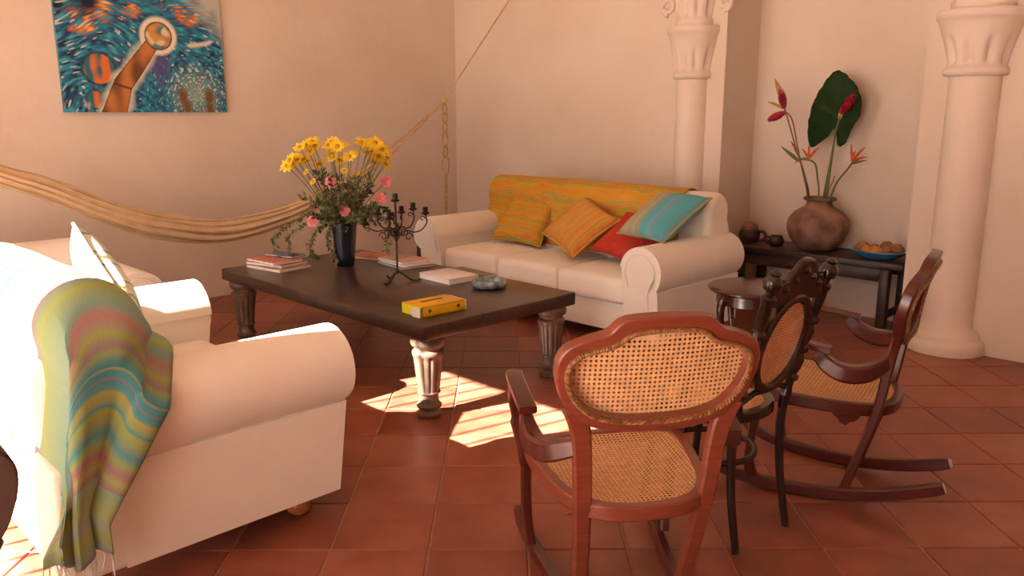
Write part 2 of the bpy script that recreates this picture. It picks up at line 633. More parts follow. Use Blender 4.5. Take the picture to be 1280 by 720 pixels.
def cane_weave(mb, poly, fn, pitch=0.0125, w1=0.0042, w2=0.0026, seg=0.06):
    """six-way cane: upright and level strands plus both diagonals, as thin ribbons clipped to the outline"""
    xs = [p[0] for p in poly]
    ys = [p[1] for p in poly]
    x0, x1, y0, y1 = min(xs), max(xs), min(ys), max(ys)
    D = max(x1 - x0, y1 - y0) * 1.5
    cx, cy = (x0 + x1) / 2, (y0 + y1) / 2
    for ang, pt, wd, lift in ((0, pitch, w1, 0.0), (90, pitch, w1, 0.0006), (45, pitch / math.sqrt(2), w2, 0.0012), (135, pitch / math.sqrt(2), w2, 0.0018)):
        d = (cos(R(ang)), sin(R(ang)))
        nn = (-d[1], d[0])
        k = int(D / pt / 2) + 2
        off0 = 0 if ang in (0, 90) else 0.5
        for i in range(-k, k + 1):
            o = (cx + nn[0] * (i + off0) * pt, cy + nn[1] * (i + off0) * pt)
            for a, b_ in inside_spans(poly, o, d):
                if b_ - a < 0.003:
                    continue
                m_ = max(1, int((b_ - a) / seg))
                vs_ = []
                for q in range(m_ + 1):
                    t = a + (b_ - a) * q / m_
                    for sgn in (-1, 1):
                        x = o[0] + d[0] * t + nn[0] * sgn * wd / 2
                        y = o[1] + d[1] * t + nn[1] * sgn * wd / 2
                        vs_.append(fn(x, y, lift))
                mb.add(vs_, [(2 * q, 2 * q + 1, 2 * q + 3, 2 * q + 2) for q in range(m_)])
    return mb


# ------------------------------------------------------------------ the room
YL, XR, XN, XW, YB, ZC = 6.20, 5.40, 5.87, -1.6, -2.6, 3.8
NY0, NY1, NZ = 1.86, 3.235, 2.22        # niche opening and where its arch springs

mb = MB().box(((XW + XR) / 2 + .3, (YL + YB) / 2, -0.051), (XR - XW + 1.4, YL - YB + .6, 0.09))
floor = struct('floor', mb, 'mortar', 'terracotta tiled floor laid diagonally')

# tiles, laid at 45 degrees to the walls
TS, TA = 0.336, R(45.5)
e1 = V((cos(TA), sin(TA), 0))
e2 = V((sin(TA), -cos(TA), 0))
T0 = V((1.577, 1.982, 0))
hw, hz_ = (TS - 0.0055) / 2, 0.014


def tile_mesh(nm__):
    b_ = MB()
    ch = 0.004
    vs_ = []
    for hh, zz in ((hw, -hz_), (hw, -ch), (hw - ch, 0)):
        vs_ += [(-hh, -hh, zz), (hh, -hh, zz), (hh, hh, zz), (-hh, hh, zz)]
    fs = [(8, 9, 10, 11)]
    for k in (0, 4):
        fs += [(k + i, k + (i + 1) % 4, k + 4 + (i + 1) % 4, k + 4 + i) for i in range(4)]
    b_.add(vs_, fs)
    return b_


proto = tile_mesh('tile').build('tile', 'terracotta', floor, smooth=0)
tile_me = proto.data
bpy.data.objects.remove(proto)
cdir = V((cos(R(45.1)), sin(R(45.1)), 0))
crt = V((sin(R(45.1)), -cos(R(45.1)), 0))
near, rest = [], []
for i in range(-30, 31):
    for j in range(-30, 31):
        c = T0 + e1 * (i + .5) * TS + e2 * (j + .5) * TS
        in_room = XW - .1 < c.x < XR + .05 and YB - .1 < c.y < YL + .1
        in_niche = XR <= c.x < XN + .1 and NY0 - .1 < c.y < NY1 + .1
        if not (in_room or in_niche):
            continue
        dep = c.dot(cdir)
        lat = c.dot(crt)
        (near if dep > 1.9 and abs(lat) < 0.66 * dep + .25 else rest).append((dep, c))
near.sort(key=lambda q: q[0])
rest += near[290:]
rnd = random.Random(5)
for dep, c in near[:290]:
    o = bpy.data.objects.new('tile', tile_me)
    COL.objects.link(o)
    o.parent = floor
    o.location = (c.x, c.y, rnd.uniform(-0.0016, 0.0))
    o.rotation_euler = (rnd.gauss(0, .0022), rnd.gauss(0, .0022), TA + rnd.gauss(0, .004))
mb = MB()
for dep, c in rest:
    rot = Matrix.Rotation(TA, 3, 'Z')
    mb.box((c.x, c.y, -0.010), (2 * hw, 2 * hw, 0.016), rot)
mb.build('tile_field', 'terracotta', floor, smooth=0, kind='stuff')

struct('wall_left', MB().box(((XW + XR) / 2, YL + .15, ZC / 2), (XR - XW + 1.2, .3, ZC)), 'plaster', 'peach plastered wall with the painting')
# right wall with the arched niche cut out
arc = [(NY0 + (NY1 - NY0) / 2 + (NY1 - NY0) / 2 * cos(a), NZ + (NY1 - NY0) / 2 * sin(a)) for a in [pi * k / 24 for k in range(25)]]
poly = [(YB, 0), (NY0, 0)] + arc[::-1] + [(NY1, 0), (YL, 0), (YL, ZC), (YB, ZC)]
struct('wall_right', MB().prism(poly, lambda a, b_: V((XR, a, b_)), lambda a, b_: V((XN, a, b_))), 'plaster', 'peach plastered wall with an arched niche')
struct('wall_niche', MB().box((XN + .1, (NY0 + NY1) / 2, ZC / 2), (.2, NY1 - NY0 + .6, ZC)), 'plaster', 'back wall of the arched niche')
# wall toward the patio: tall barred window and an open doorway nearer the viewer
WY0, WY1, WZ0, WZ1 = 3.06, 4.46, 0.05, 3.20
mb = MB()
mb.box((XW - .12, (WY1 + 4.75) / 2, ZC / 2), (.24, 4.75 - WY1, ZC))
mb.box((XW - .12, (WY0 + WY1) / 2, (WZ1 + ZC) / 2), (.24, WY1 - WY0, ZC - WZ1))
mb.box((XW - .12, (WY0 + 1.6) / 2, ZC / 2), (.24, WY0 - 1.6, ZC))
mb.box((XW - .12, .3, 3.4), (.24, 2.6, .8))
mb.box((XW - .12, (YB - .1) / 2, 1.9), (.24, -.1 - YB, ZC))
mb.box((XW - .12, 5.0, 2.95), (.24, .6, 1.7))
mb.box((XW - .12, 5.75, ZC / 2), (.24, .9, ZC))
struct('wall_window', mb, 'plaster', 'plastered wall opening on the patio')
struct('sun_blocker', MB().box((XW - 1.5, .2, 3.2), (2.6, 3.6, .1)).box((XW - 1.5, 5.55, 2.65), (2.6, 1.5, .1)), 'window_wood', 'added unseen sun blockers over the patio openings')  # added out of view, to keep direct sun from two openings
win = struct('window_1', MB().box((XW - .12, WY0 + .04, WZ1 / 2), (.1, .08, WZ1)).box((XW - .12, WY1 - .04, WZ1 / 2), (.1, .08, WZ1)).box((XW - .12, (WY0 + WY1) / 2, WZ1 - .04), (.1, WY1 - WY0, .08)), 'window_wood', 'tall wooden window frame with bars')
yy = WY0 + .19
barm = None
while yy < WY1 - .1:
    if barm is None:
        o = MB().box((0, 0, 0), (.016, .016, WZ1 - .08)).build('window_bar', 'window_wood', win, smooth=0)
        barm = o.data
    else:
        o = bpy.data.objects.new('window_bar', barm)
        COL.objects.link(o)
        o.parent = win
    o.location = (XW - .12, yy, (WZ1 - .08) / 2)
    yy += .125
mb = MB()
mb.box(((XW + XR) / 2, YB - .12, ZC / 2), (XR - XW + .6, .24, ZC))
struct('wall_back', mb, 'plaster', 'plastered wall behind the viewer')
struct('ceiling', MB().box(((XW + XR) / 2 + .15, (YL + YB) / 2, ZC + .08), (XR - XW + 1.1, YL - YB + .8, .16)), 'plaster', 'plain ceiling')
struct('patio_ground', MB().box((0, 0, -.16), (40, 40, .1)), 'patio', 'pale patio paving outside')


# ------------------------------------------------------------------ columns
def column(name, label, loc, rs, rb, cap):
    """rs shaft radius, rb base radius, cap=(z of ring, z of capital top)"""
    t = thing(name, label, 'column', loc)
    t['kind'] = 'structure'
    z0, z1 = cap
    MB().lathe([(rb, 0), (rb, .03), (rb * .99, .06), (rb * .93, .085), (rb * .86, .09), (rb * .84, .115), (rb * .77, .14), (rs * 1.08, .15), (rs * 1.02, .175), (rs, .2)], 40).build('base', 'column_plaster', t, 50)
    MB().lathe([(rs, .18), (rs * 1.0, .6), (rs * .98, z0 + .01)], 40).build('shaft', 'column_plaster', t, 50)
    h = z1 - z0

    def flute(a, z):
        k = (z - z0 - .045) / (h * .50)
        if 0 < k < 1:
            return 1 - 0.13 * max(0, cos(a * 10) + .25) ** 1.5 * (1 - k ** 3) * min(1, k * 6)
        return 1
    pr = [(rs * .98, z0 - .015), (rs * 1.2, z0 - .005), (rs * 1.24, z0 + .015), (rs * 1.2, z0 + .035), (rs * 1.12, z0 + .045)]
    pr += [(rs * (1.12 + .30 * (k / 12) ** 1.3), z0 + .045 + h * .5 * k / 12) for k in range(1, 13)]
    pr += [(rs * 1.5, z0 + h * .74), (rs * 1.62, z1 - .05), (rs * 1.68, z1 - .045), (rs * 1.70, z1 - .012), (rs * 1.66, z1)]
    MB().lathe(pr, 80, mod=flute).build('capital', 'column_plaster', t, 60)
    # upper block under the arch
    z2 = z1 + .34

    def flute2(a, z):
        k = (z - z1 - .06) / .24
        return 1 - (0.14 * max(0, cos(a * 10) + .2) ** 1.5 * (1 - k ** 3) * min(1, k * 6) if 0 < k < 1 else 0)
    pr = [(rs * 1.12, z1 - .01), (rs * 1.18, z1 + .02), (rs * 1.2, z1 + .045), (rs * 1.1, z1 + .06)] + [(rs * (1.1 + .35 * (k / 10)), z1 + .06 + .24 * k / 10) for k in range(1, 11)] + [(rs * 1.7, z1 + .32), (rs * 1.7, z2)]
    MB().lathe(pr, 80, mod=flute2).build('upper_capital', 'column_plaster', t, 60)
    return t


colA = column('engaged_column', 'slim half-round plaster column behind the white three-seat sofa', (5.40, 3.50, 0), .122, .19, (1.70, 2.06))
for s_ in (-1, 1):     # scroll brackets beside the upper block
    sp = [V((5.39, 3.50 + s_ * (.24 + .055 * cos(a) * (1 - a / 14)), 2.22 + .055 * sin(a) * (1 - a / 14))) - V(colA.location) for a in [k * .5 - 1.6 for k in range(16)]]
    MB().tube(sp, .018, 8).build('scroll', 'column_plaster', colA)
column('engaged_column', 'thick plaster column with fluted capital standing right of the niche', (5.40, 1.575, 0), .142, .225, (1.665, 2.02))


# ------------------------------------------------------------------ sofas
def sofa(label, loc, rz, W, ncush, arm_top=.67, back_top=.94, depth=.95, feet=True, xo=0, inset=.15, arm_back=.06):
    """front face at y=+depth/2, arms' outer panels at x=+-W/2"""
    t = thing('sofa', label, 'sofa', loc, rz, None)
    yf = depth / 2
    r = .15
    zc = arm_top - r
    aw = .25
    lean = lambda z_: .06 * max(0, min(1, (z_ - .34) / .12))
    # arm section: x outward from the inner face
    sec = [(0, .09), (0, zc + .02)] + [(.14 + r * cos(a), zc + r * sin(a)) for a in [pi - .05 - k * (pi + .80) / 22 for k in range(23)]] + [(aw, zc - .115), (aw, .09)]
    for sg in (-1, 1):
        xi = W / 2 - aw
        f0 = lambda a, b_, sg=sg, xi=xi: V((sg * (xi + a), yf + lean(b_), b_))
        f1 = lambda a, b_, sg=sg, xi=xi: V((sg * (xi + a), -yf + arm_back, b_))
        a_ = MB().prism(sec, f0, f1).build('arm', 'linen', t, 40)
        bevel(a_, .022, 4, 50)
        # front facing: keyhole panel with a piped edge
        key = [(.04, .12)] + [(.04, zc - .13), (.036, zc - .03)] + [(.14 + (r - .045) * cos(a), zc + (r - .045) * sin(a)) for a in [pi - .1 - k * (pi + .6) / 16 for k in range(17)]] + [(.18, zc - .13), (.18, .12)]
        g0 = lambda a, b_, sg=sg, xi=xi: V((sg * (xi + a), yf + .008 + lean(b_), b_))
        g1 = lambda a, b_, sg=sg, xi=xi: V((sg * (xi + a), yf - .01 + lean(b_), b_))
        p_ = MB().prism(key, g0, g1).build('arm_front', 'linen', a_, 40)
        bevel(p_, .006, 2, 50)
        MB().tube([V((sg * (xi + a), yf + .006 + lean(b_), b_)) for a, b_ in key], .006, 6).build('piping', 'linen', a_)
    wi = W - 2 * aw
    # base rail
    bevel(MB().box((0, -.01, .19), (wi + .02, depth - .07, .21)).build('base', 'linen', t, 0), .012, 3)
    # back with rolled top
    rb = .13
    zb = back_top - rb
    yb = -yf + .215
    sec = [(yb + .20, .30), (yb + .115, zb - .06)] + [(yb + rb * cos(a), zb + rb * sin(a)) for a in [-.15 + k * (pi + .5) / 20 for k in range(21)]] + [(-yf + .05, zb - .14), (-yf + .03, .09), (yb + .15, .09)]
    xb = W / 2 - inset
    o = MB().prism(sec, lambda a, b_: V((-xb + xo, a, b_)), lambda a, b_: V((xb + xo, a, b_))).build('back', 'linen', t, 40)
    bevel(o, .05, 5, 50)
    # seat cushions
    cw = wi / ncush
    for k in range(ncush):
        cx = -wi / 2 + cw * (k + .5)
        m_ = MB()
        rbox(m_, (cx, .105, .365), (cw / 2 - .004, yf - .085, .085), .045, .018)
        m_.build('seat_cushion', 'linen', t, 60, weld=True)
    if feet:
        for sx in (-1, 1):
            for sy in (-1, 1):
                MB().lathe([(.012, 0), (.03, .004), (.045, .022), (.049, .042), (.044, .062), (.03, .074), (.026, .080), (.036, .086), (.036, .10)], 20,
                           (sx * (W / 2 - .10), sy * (yf - .12), 0)).build('foot', 'honey_wood', t, 50)
    return t, (sec, xb)


# three-seater along the right wall, facing the coffee table
s2, (sec2, xb2) = sofa('long white three-seat sofa against the far wall, with a yellow throw and four pillows', (4.425, 3.83, 0), R(90), 2.22, 3, xo=-.035, inset=.10)
# two-seater in the sun, near arm toward the viewer
s1, (sec1, xb1) = sofa('white two-seat sofa in the sun, nearest the viewer, with a striped green throw', (1.045, 3.10, 0), R(-90), 1.36, 2, arm_top=.69, arm_back=.19)
for sg in (-1, 1):
    bevel(MB().box((sg * (.68 - .115), -.36, .27), (.23, .19, .36)).build('rear_panel', 'linen', s1, 0), .02, 3)
# low one along the painting's wall, mostly hidden
s3, _ = sofa('low white sofa below the hammock, mostly hidden behind the sunlit sofa', (.98, 5.16, 0), R(180), 1.62, 2, arm_top=.575, back_top=.70, depth=.9)


def back_path(sec, k0, k1):
    """points of the back's section from the front foot (k=0) over the top"""
    return sec[k0:k1]


def resample(pts, n):
    P = [V((p[0], p[1], 0)) for p in pts]
    L = [0]
    for a, b_ in zip(P, P[1:]):
        L.append(L[-1] + (b_ - a).length)
    out = []
    for i in range(n):
        d = L[-1] * i / (n - 1)
        k = 0
        while k < len(L) - 2 and L[k + 1] < d:
            k += 1
        q = (d - L[k]) / max(1e-9, L[k + 1] - L[k])
        out.append(P[k].lerp(P[k + 1], q))
    return out


# yellow throw over the long sofa's back
path = resample([(sec2[0][0] - .028, .47)] + sec2[1:23] + [(sec2[23][0] - .005, .5)], 40)
cen = V((sec2[12][0], sec2[12][1] - .12, 0))


def yth(u, v):
    x = .98 - 1.80 * v
    i = min(39, int(round(u * 39)))
    p = path[i]
    d = (p - cen).normalized() if i > 3 else V((1, .1, 0))
    off = .010 + .005 * noise.noise(V((x * 4, u * 5, 0)))
    q = p + d * off
    x += .018 * noise.noise(V((u * 5, v * 3, 3))) + (.02 * (1 - u) if v < .05 else 0)
    return s2.matrix_basis @ V((x, q.x, q.y))


s2.matrix_basis = Matrix.Translation(s2.location) @ Matrix.Rotation(R(90), 4, 'Z')
o = MB().grid(yth, 39, 60, uvs=(1, 2.2)).build('sofa_throw', 'yellow_throw', smooth=60)
solid(o, .005)
tag(o, 'yellow and orange woven throw spread over the back of the long sofa', 'throw')

# green striped throw over the near end of the sunny sofa
s1.matrix_basis = Matrix.Translation(s1.location) @ Matrix.Rotation(R(-90), 4, 'Z')
path1 = resample([(sec1[1][0] + .105, .715), (sec1[1][0] + .055, .735), (sec1[1][0] + .012, .775)] + sec1[2:23] + [(sec1[23][0] - .005, .42)], 40)
cen1 = V((sec1[12][0], sec1[12][1] - .12, 0))


def gth(u, v):
    i = min(39, int(round(u * 39)))
    p = path1[i]
    d = (p - cen1).normalized() if i > 6 else V((.3, .95, 0))
    q = p + d * (.014 + .008 * noise.noise(V((v * 8, u * 4, 1))))
    sT = .62                      # share of the length lying on top
    xe = xb1 + .012
    if v < sT:
        x = -.53 + (xe + .53) * (v / sT)
        k = max(0, (v / sT - .93) / .07)
        z = q.y - .02 * k * k
        return s1.matrix_basis @ V((x, q.x, z))
    a = (v - sT) / (1 - sT)
    # hanging part: draws together as it falls
    yb_ = -.515 + .15 * (1 - u)
    zb_ = .21 + .02 * sin(u * 9)
    e = a ** .9
    pinch = min(1, a * 1.25) ** .75
    yv = q.x + (yb_ - q.x) * pinch + .012 * sin(u * 22 + 1) * a
    zv = q.y - .02 + (zb_ - q.y + .02) * e
    out = .222 * min(1, a * 5.0) ** .7 + .022 * sin(u * 15 + a * 2) * min(1, a * 2.5) + .012 * sin(u * 31) * a
    kz = max(0, min(1, (.95 - zv) / .16)) * max(0, min(1, (u - .08) / .22))
    xo_ = max(xe + out, xe + (.225 + .015 * sin(u * 15 + a * 2)) * kz)
    return s1.matrix_basis @ V((xo_, yv, zv))


tg = thing('sofa_throw', 'green and turquoise striped throw hanging over the end of the sunlit sofa', 'throw')
o = MB().grid(gth, 39, 110, uvs=(.5, 1)).build('cloth', 'green_throw', tg, smooth=60)
solid(o, .004)
mb = MB()
rnd = random.Random(11)
for k in range(26):
    u = k / 25
    p = gth(u, 1.0)
    q = p + V((rnd.uniform(-.012, .012), rnd.uniform(-.012, .012), -rnd.uniform(.05, .085)))
    md_ = p.lerp(q, .5) + V((rnd.uniform(-.01, .01), rnd.uniform(-.006, .006), 0))
    mb.tube([p, md_, q], [.0018, .0026, .0012], 5)
mb.build('fringe', 'pale_weave', tg, kind='stuff')


# ------------------------------------------------------------------ pillows
def pillow(label, mat, loc, rot, w_=.22, t_=.075, group=None, pipe=None):
    """rot: matrix whose columns are the pillow's across, up and face directions"""
    T = thing('pillow', label, 'pillow', loc, 0, group)
    Rm = Matrix(rot).transposed()
    n = 18

    def side(sg):
        def f(u, v):
            a, b_ = 2 * u - 1, 2 * v - 1
            x = w_ * a * (1 - .09 * (1 - b_ * b_) * abs(a))
            y = w_ * b_ * (1 - .09 * (1 - a * a) * abs(b_))
            z = sg * t_ * (max(0, (1 - a ** 4) * (1 - b_ ** 4))) ** .55
            z += .006 * noise.noise(V((a * 3, b_ * 3, sg * 2))) * (1 - abs(a)) * (1 - abs(b_))
            return Rm @ V((x, y, z))
        return f
    mb = MB().grid(side(1), n, n).grid(side(-1), n, n)
    c_ = mb.build('cushion', mat, T, 80)
    bm = bmesh.new()
    bm.from_mesh(c_.data)
    bmesh.ops.remove_doubles(bm, verts=bm.verts, dist=1e-5)
    bmesh.ops.recalc_face_normals(bm, faces=bm.faces)
    bm.to_mesh(c_.data)
    bm.free()
    f = side(0)
    edge = [f(k / n, 0) for k in range(n)] + [f(1, k / n) for k in range(n)] + [f(1 - k / n, 1) for k in range(n)] + [f(0, 1 - k / n) for k in range(n)]
    MB().tube(edge, .006, 6, closed=True).build('piping', pipe or mat, T)
    return T


def basis(face, roll):
    """face: direction the pillow looks; roll: degrees turned in its own plane"""
    f = V(face).normalized()
    x = V((0, 0, 1)).cross(f).normalized()
    y = f.cross(x)
    a = R(roll)
    return [tuple(x * cos(a) + y * sin(a)), tuple(-x * sin(a) + y * cos(a)), tuple(f)]


# on the long sofa (they face -X, leaning back on it)
pillow('orange woven pillow at the far end of the long sofa', 'yellow_weave', (4.47, 4.33, .645), basis((-.70, -.2, .68), -5), .22, .07)
pillow('orange woven pillow standing on one corner, middle of the long sofa', 'amber_weave', (4.35, 3.69, .665), basis((-.66, -.03, .75), -26), .215, .075)
pillow('red pillow tucked under the turquoise one on the long sofa', 'red_cloth', (4.38, 3.27, .632), basis((-.60, -.05, .80), -14), .20, .05)
pillow('turquoise and sage striped pillow leaning on the long sofa arm', 'aqua_weave', (4.35, 2.995, .80), basis((-.53, .138, .837), 0), .228, .075)
# in the sun on the two-seater
pillow('pale striped pillow glowing in the sun on the two-seat sofa', 'pale_weave', (1.03, 3.15, .79), basis((.93, -.12, .32), 40), .20, .07)
pillow('red pillow on the low sofa at the photo edge', 'red_cloth', (1.0, 5.20, .62), basis((0, -.9, .3), 20), .20, .06)

# ------------------------------------------------------------------ coffee table
TZ = .48
TX0, TX1, TY0, TY1 = 2.28, 3.345, 2.86, 4.90
t = thing('coffee_table', 'large dark wooden coffee table on stout fluted legs between the sofas', 'table', ((TX0 + TX1) / 2, (TY0 + TY1) / 2, 0))
lx, ly = (TX1 - TX0), (TY1 - TY0)
top = MB().box((0, 0, TZ - .035), (lx, ly, .07)).build('tabletop', 'table_wood', t, 0)
bevel(top, .006, 2)
LEGP = [(.040, 0), (.058, .004), (.062, .020), (.052, .030), (.046, .036), (.060, .050), (.063, .060), (.054, .068), (.048, .080), (.046, .115), (.050, .120), (.057, .122),
        (.057, .128)] + [(.052 + .020 * k / 8, .13 + .175 * k / 8) for k in range(9)] + [(.076, .312), (.078, .326), (.074, .334), (.064, .340), (.066, .352), (.080, .362), (.085, .374), (.085, .392), (.078, .402), (.070, .411)]


def leg_flute(a, z):
    if .128 < z < .308:
        return 1 - .10 * max(0, cos(a * 12)) ** 2
    return 1


lego = None
for sx in (-1, 1):
    for sy in (-1, 1):
        if lego is None:
            lego = MB().lathe(LEGP, 72, mod=leg_flute).build('leg', 'leg_wood', t, 50)
            o = lego
        else:
            o = lego.copy()
            COL.objects.link(o)
        o.parent = t
        o.location = (sx * (lx / 2 - .095), sy * (ly / 2 - .095), 0)
bevel(MB().box((0, 0, TZ - .0705), (lx - .05, ly - .05, .008)).build('underside', 'leg_wood', t, 0), .002, 1)


# ------------------------------------------------------------------ cane rocking chairs
PH_O = [(0, -.150), (.11, -.146), (.19, -.125), (.245, -.075), (.272, -.01), (.276, .05), (.255, .095), (.205, .122), (.155, .140), (.128, .168), (.10, .180), (.05, .185), (0, .186)]
PH_I = [(0, -.112), (.10, -.108), (.17, -.090), (.215, -.050), (.238, .0), (.236, .045), (.212, .074), (.170, .090), (.128, .104), (.10, .126), (.075, .136), (.04, .140), (0, .141)]


def rocking_chair(label, loc, ang, woods=('mahogany', 'mahogany'), solid_back=False):
    t = thing('padded_chair' if solid_back else 'rocking_chair', label, 'chair' if solid_back else 'rocking chair', loc, R(ang - 90), None if solid_back else 'cane rocking chairs')
    wd, wd2 = woods
    # back plane
    O = V((0, -.212, .40))
    D = V((0, -.331 + .212, .955 - .40)).normalized()
    Nf = V((0, D.z, -D.y))      # toward the sitter
    bc = .385                   # panel centre along D

    def BP(x, y, o=0):
        bend = -.10 * x * x * 1.2
        return O + V((x, 0, 0)) + D * (bc + y) + Nf * (o - bend * 0 + .35 * x * x)
    outer = mirror_outline(PH_O, 5)
    inner = mirror_outline(PH_I, 5)
    if solid_back:
        fr = MB().prism(outer, lambda x, y: BP(x, y, -.03), lambda x, y: BP(x, y, .03)).build('backrest', wd, t, 40)
    else:
        fr = MB().ring(outer, inner, lambda x, y: BP(x, y, -.019), lambda x, y: BP(x, y, .019)).build('back_frame', wd, t, 40)
    bevel(fr, .005, 2, 40)
    # carved rope moulding around the opening
    k = len(inner)
    big = [(x * 1.035, y * 1.06) for x, y in inner]
    dense = catmull([(x, y, 0) for x, y in big], 5, True)
    for ph in (() if solid_back else (0, pi)):
        pts = []
        for i, p in enumerate(dense):
            a = i * 2 * pi * 75 / len(dense) + ph
            rr_ = 1 + .017 * cos(a)
            pts.append(BP(p.x * rr_, p.y * rr_, -.020 - .004 * sin(a)))
        MB().tube(pts, .0048, 5, closed=True).build('rope_moulding', 'gilt', fr)
    poly = [(x * 1.01, y * 1.01) for x, y in mirror_outline(PH_I, 3)]
    if not solid_back:
        cane_weave(MB(), poly, lambda x, y, l: BP(x, y, .016 - l), .0135, .0046, .0030).build('back_cane', 'cane', t, 0, kind='stuff')
    # posts down to the rockers
    for s_ in (-1, 1):
        path = catmull([BP(s_ * .222, -.085), BP(s_ * .205, -.13), BP(s_ * .192, -.20), V((s_ * .180, -.212, .40)), V((s_ * .168, -.165, .22)), V((s_ * .156, -.116, .045))], 6)
        n_ = len(path)
        fl = [(.029 - .008 * i / n_, .017) for i in range(n_)]
        MB().tube(path, .02, flat=fl, up=(0, 1, 0)).build('back_post', wd, t, 40)
    # seat frame: rounded trapezium
    half = [(0, -.268), (.09, -.260), (.170, -.218), (.226, -.12), (.250, .0), (.264, .11), (.260, .185), (.228, .222), (.12, .236), (0, .238)]
    so = mirror_outline(half, 4)
    si = [(x * .87, y * .87 - .002) for x, y in so]
    SZ = lambda x, y, o=0: V((x, y, .418 + .05 * y + o))
    sf = MB().ring(so, si, lambda x, y: SZ(x, y, -.045), lambda x, y: SZ(x, y, 0)).build('seat_frame', wd, t, 40)
    bevel(sf, .006, 2, 40)
    if solid_back:
        MB().prism([(x * 1.01, y * 1.01) for x, y in si], lambda x, y: SZ(x, y, -.03), lambda x, y: SZ(x, y, .02)).build('seat_pad', wd, t, 40)
    else:
        cane_weave(MB(), [(x * 1.02, y * 1.02) for x, y in si], lambda x, y, l: SZ(x, y, -.006 + l - .018 * max(0, 1 - (x / .22) ** 2) * max(0, 1 - (y / .2) ** 2)), .0135, .0046, .0030).build('seat_cane', 'cane', t, 0, kind='stuff')
    # apron brackets under the seat
    for s_ in (-1, 1):
        pr = [(-.05, 0), (.05, 0), (.045, -.02), (.03, -.03), (.02, -.05), (.0, -.058), (-.012, -.045), (-.03, -.04), (-.045, -.02)]
        br = MB().prism(pr, lambda a, b_, s_=s_: V((s_ * .196 + a * s_ * .3, -.11 + a, .374 + b_)), lambda a, b_, s_=s_: V((s_ * .180 + a * s_ * .3, -.11 + a, .374 + b_))).build('seat_bracket', wd, t, 40)
        if solid_back:      # the plain chair: no arms or rockers, straight front legs
            MB().tube([V((s_ * .23, .19, .42)), V((s_ * .23, .195, .2)), V((s_ * .23, .2, 0))], .018, 10).build('front_leg', wd2, t, 50)
            MB().tube([V((s_ * .160, -.12, .07)), V((s_ * .158, -.10, 0))], .018, 10).build('leg_end', wd2, t, 50)
            continue
        # arms: sweep out of the post, dip, then the flat pad
        ap = catmull([BP(s_ * .195, -.20), V((s_ * .232, -.205, .565)), V((s_ * .272, -.165, .548)), V((s_ * .292, -.105, .545)), V((s_ * .298, -.050, .568)), V((s_ * .298, -.012, .605))], 6)
        n_ = len(ap)
        MB().tube(ap, .02, flat=[(.012 + .016 * sin(pi * i / n_), .022 + .01 * sin(pi * i / n_)) for i in range(n_)], up=(0, 0, 1)).build('arm_scroll', wd2, t, 40)
        pad = [V((s_ * .298, -.055, .622)), V((s_ * .298, .0, .630)), V((s_ * .296, .1, .640)), V((s_ * .290, .19, .645)), V((s_ * .284, .235, .640))]
        pd = MB().tube(catmull(pad, 4), .02, flat=[(.026, .012)] * 15 + [(.024, .011), (.018, .008)], up=(0, 0, 1)).build('arm_pad', wd2, t, 40)
        # front support and leg
        fp = catmull([V((s_ * .286, .20, .632)), V((s_ * .290, .205, .57)), V((s_ * .278, .215, .50)), V((s_ * .262, .205, .43)), V((s_ * .252, .20, .38)), V((s_ * .248, .215, .25)), V((s_ * .240, .225, .13)), V((s_ * .232, .215, .055))], 5)
        n_ = len(fp)
        MB().tube(fp, .018, flat=[(.016 + .008 * (1 if 10 < i < 22 else 0), .018 + .004 * sin(i * .4)) for i in range(n_)], up=(0, 1, 0)).build('front_leg', wd2, t, 40)
        # rocker
        rp_ = []
        for i in range(25):
            y = .385 - (.385 + .448) * i / 24
            x = .240 - (.113) * i / 24
            zz = .024 + (y - .05) ** 2 / 2.5
            if i < 3:
                zz += .008 * (3 - i)
            rp_.append(V((s_ * x, y, zz)))
        fl = [(.017, .023)] * 25
        fl[0] = (.014, .016)
        fl[1] = (.018, .028)
        fl[2] = (.018, .027)
        fl[24] = (.015, .019)
        rk = MB().tube(rp_, .02, flat=fl, up=(0, 0, 1)).build('rocker', wd2, t, 40)
        tp = rp_[-1] - rp_[-2]
        MB().tube([rp_[-1], rp_[-1] + tp * .12], .02, flat=[(.0145, .0185), (.010, .013)], up=(0, 0, 1)).build('worn_tip', 'pale_tip', rk, 40)
    return t


rocking_chair('red mahogany rocking chair seen from behind, nearest the viewer', (1.857, 1.398, 0), 55.9, ('mahogany', 'deep_shaded_mahogany'))
rocking_chair('dark red rocking chair in profile, farthest right of the three cane chairs', (3.049, 1.295, 0), 103, ('deep_shaded_mahogany', 'deep_shaded_mahogany'))  # darker wood plus the shade on this chair, both in its colour


# ------------------------------------------------------------------ bentwood chair
t = thing('bentwood_chair', 'black bentwood chair with oval cane back and turned finials, between the rocking chairs', 'chair', (2.46, 1.456, 0), R(85 - 90))
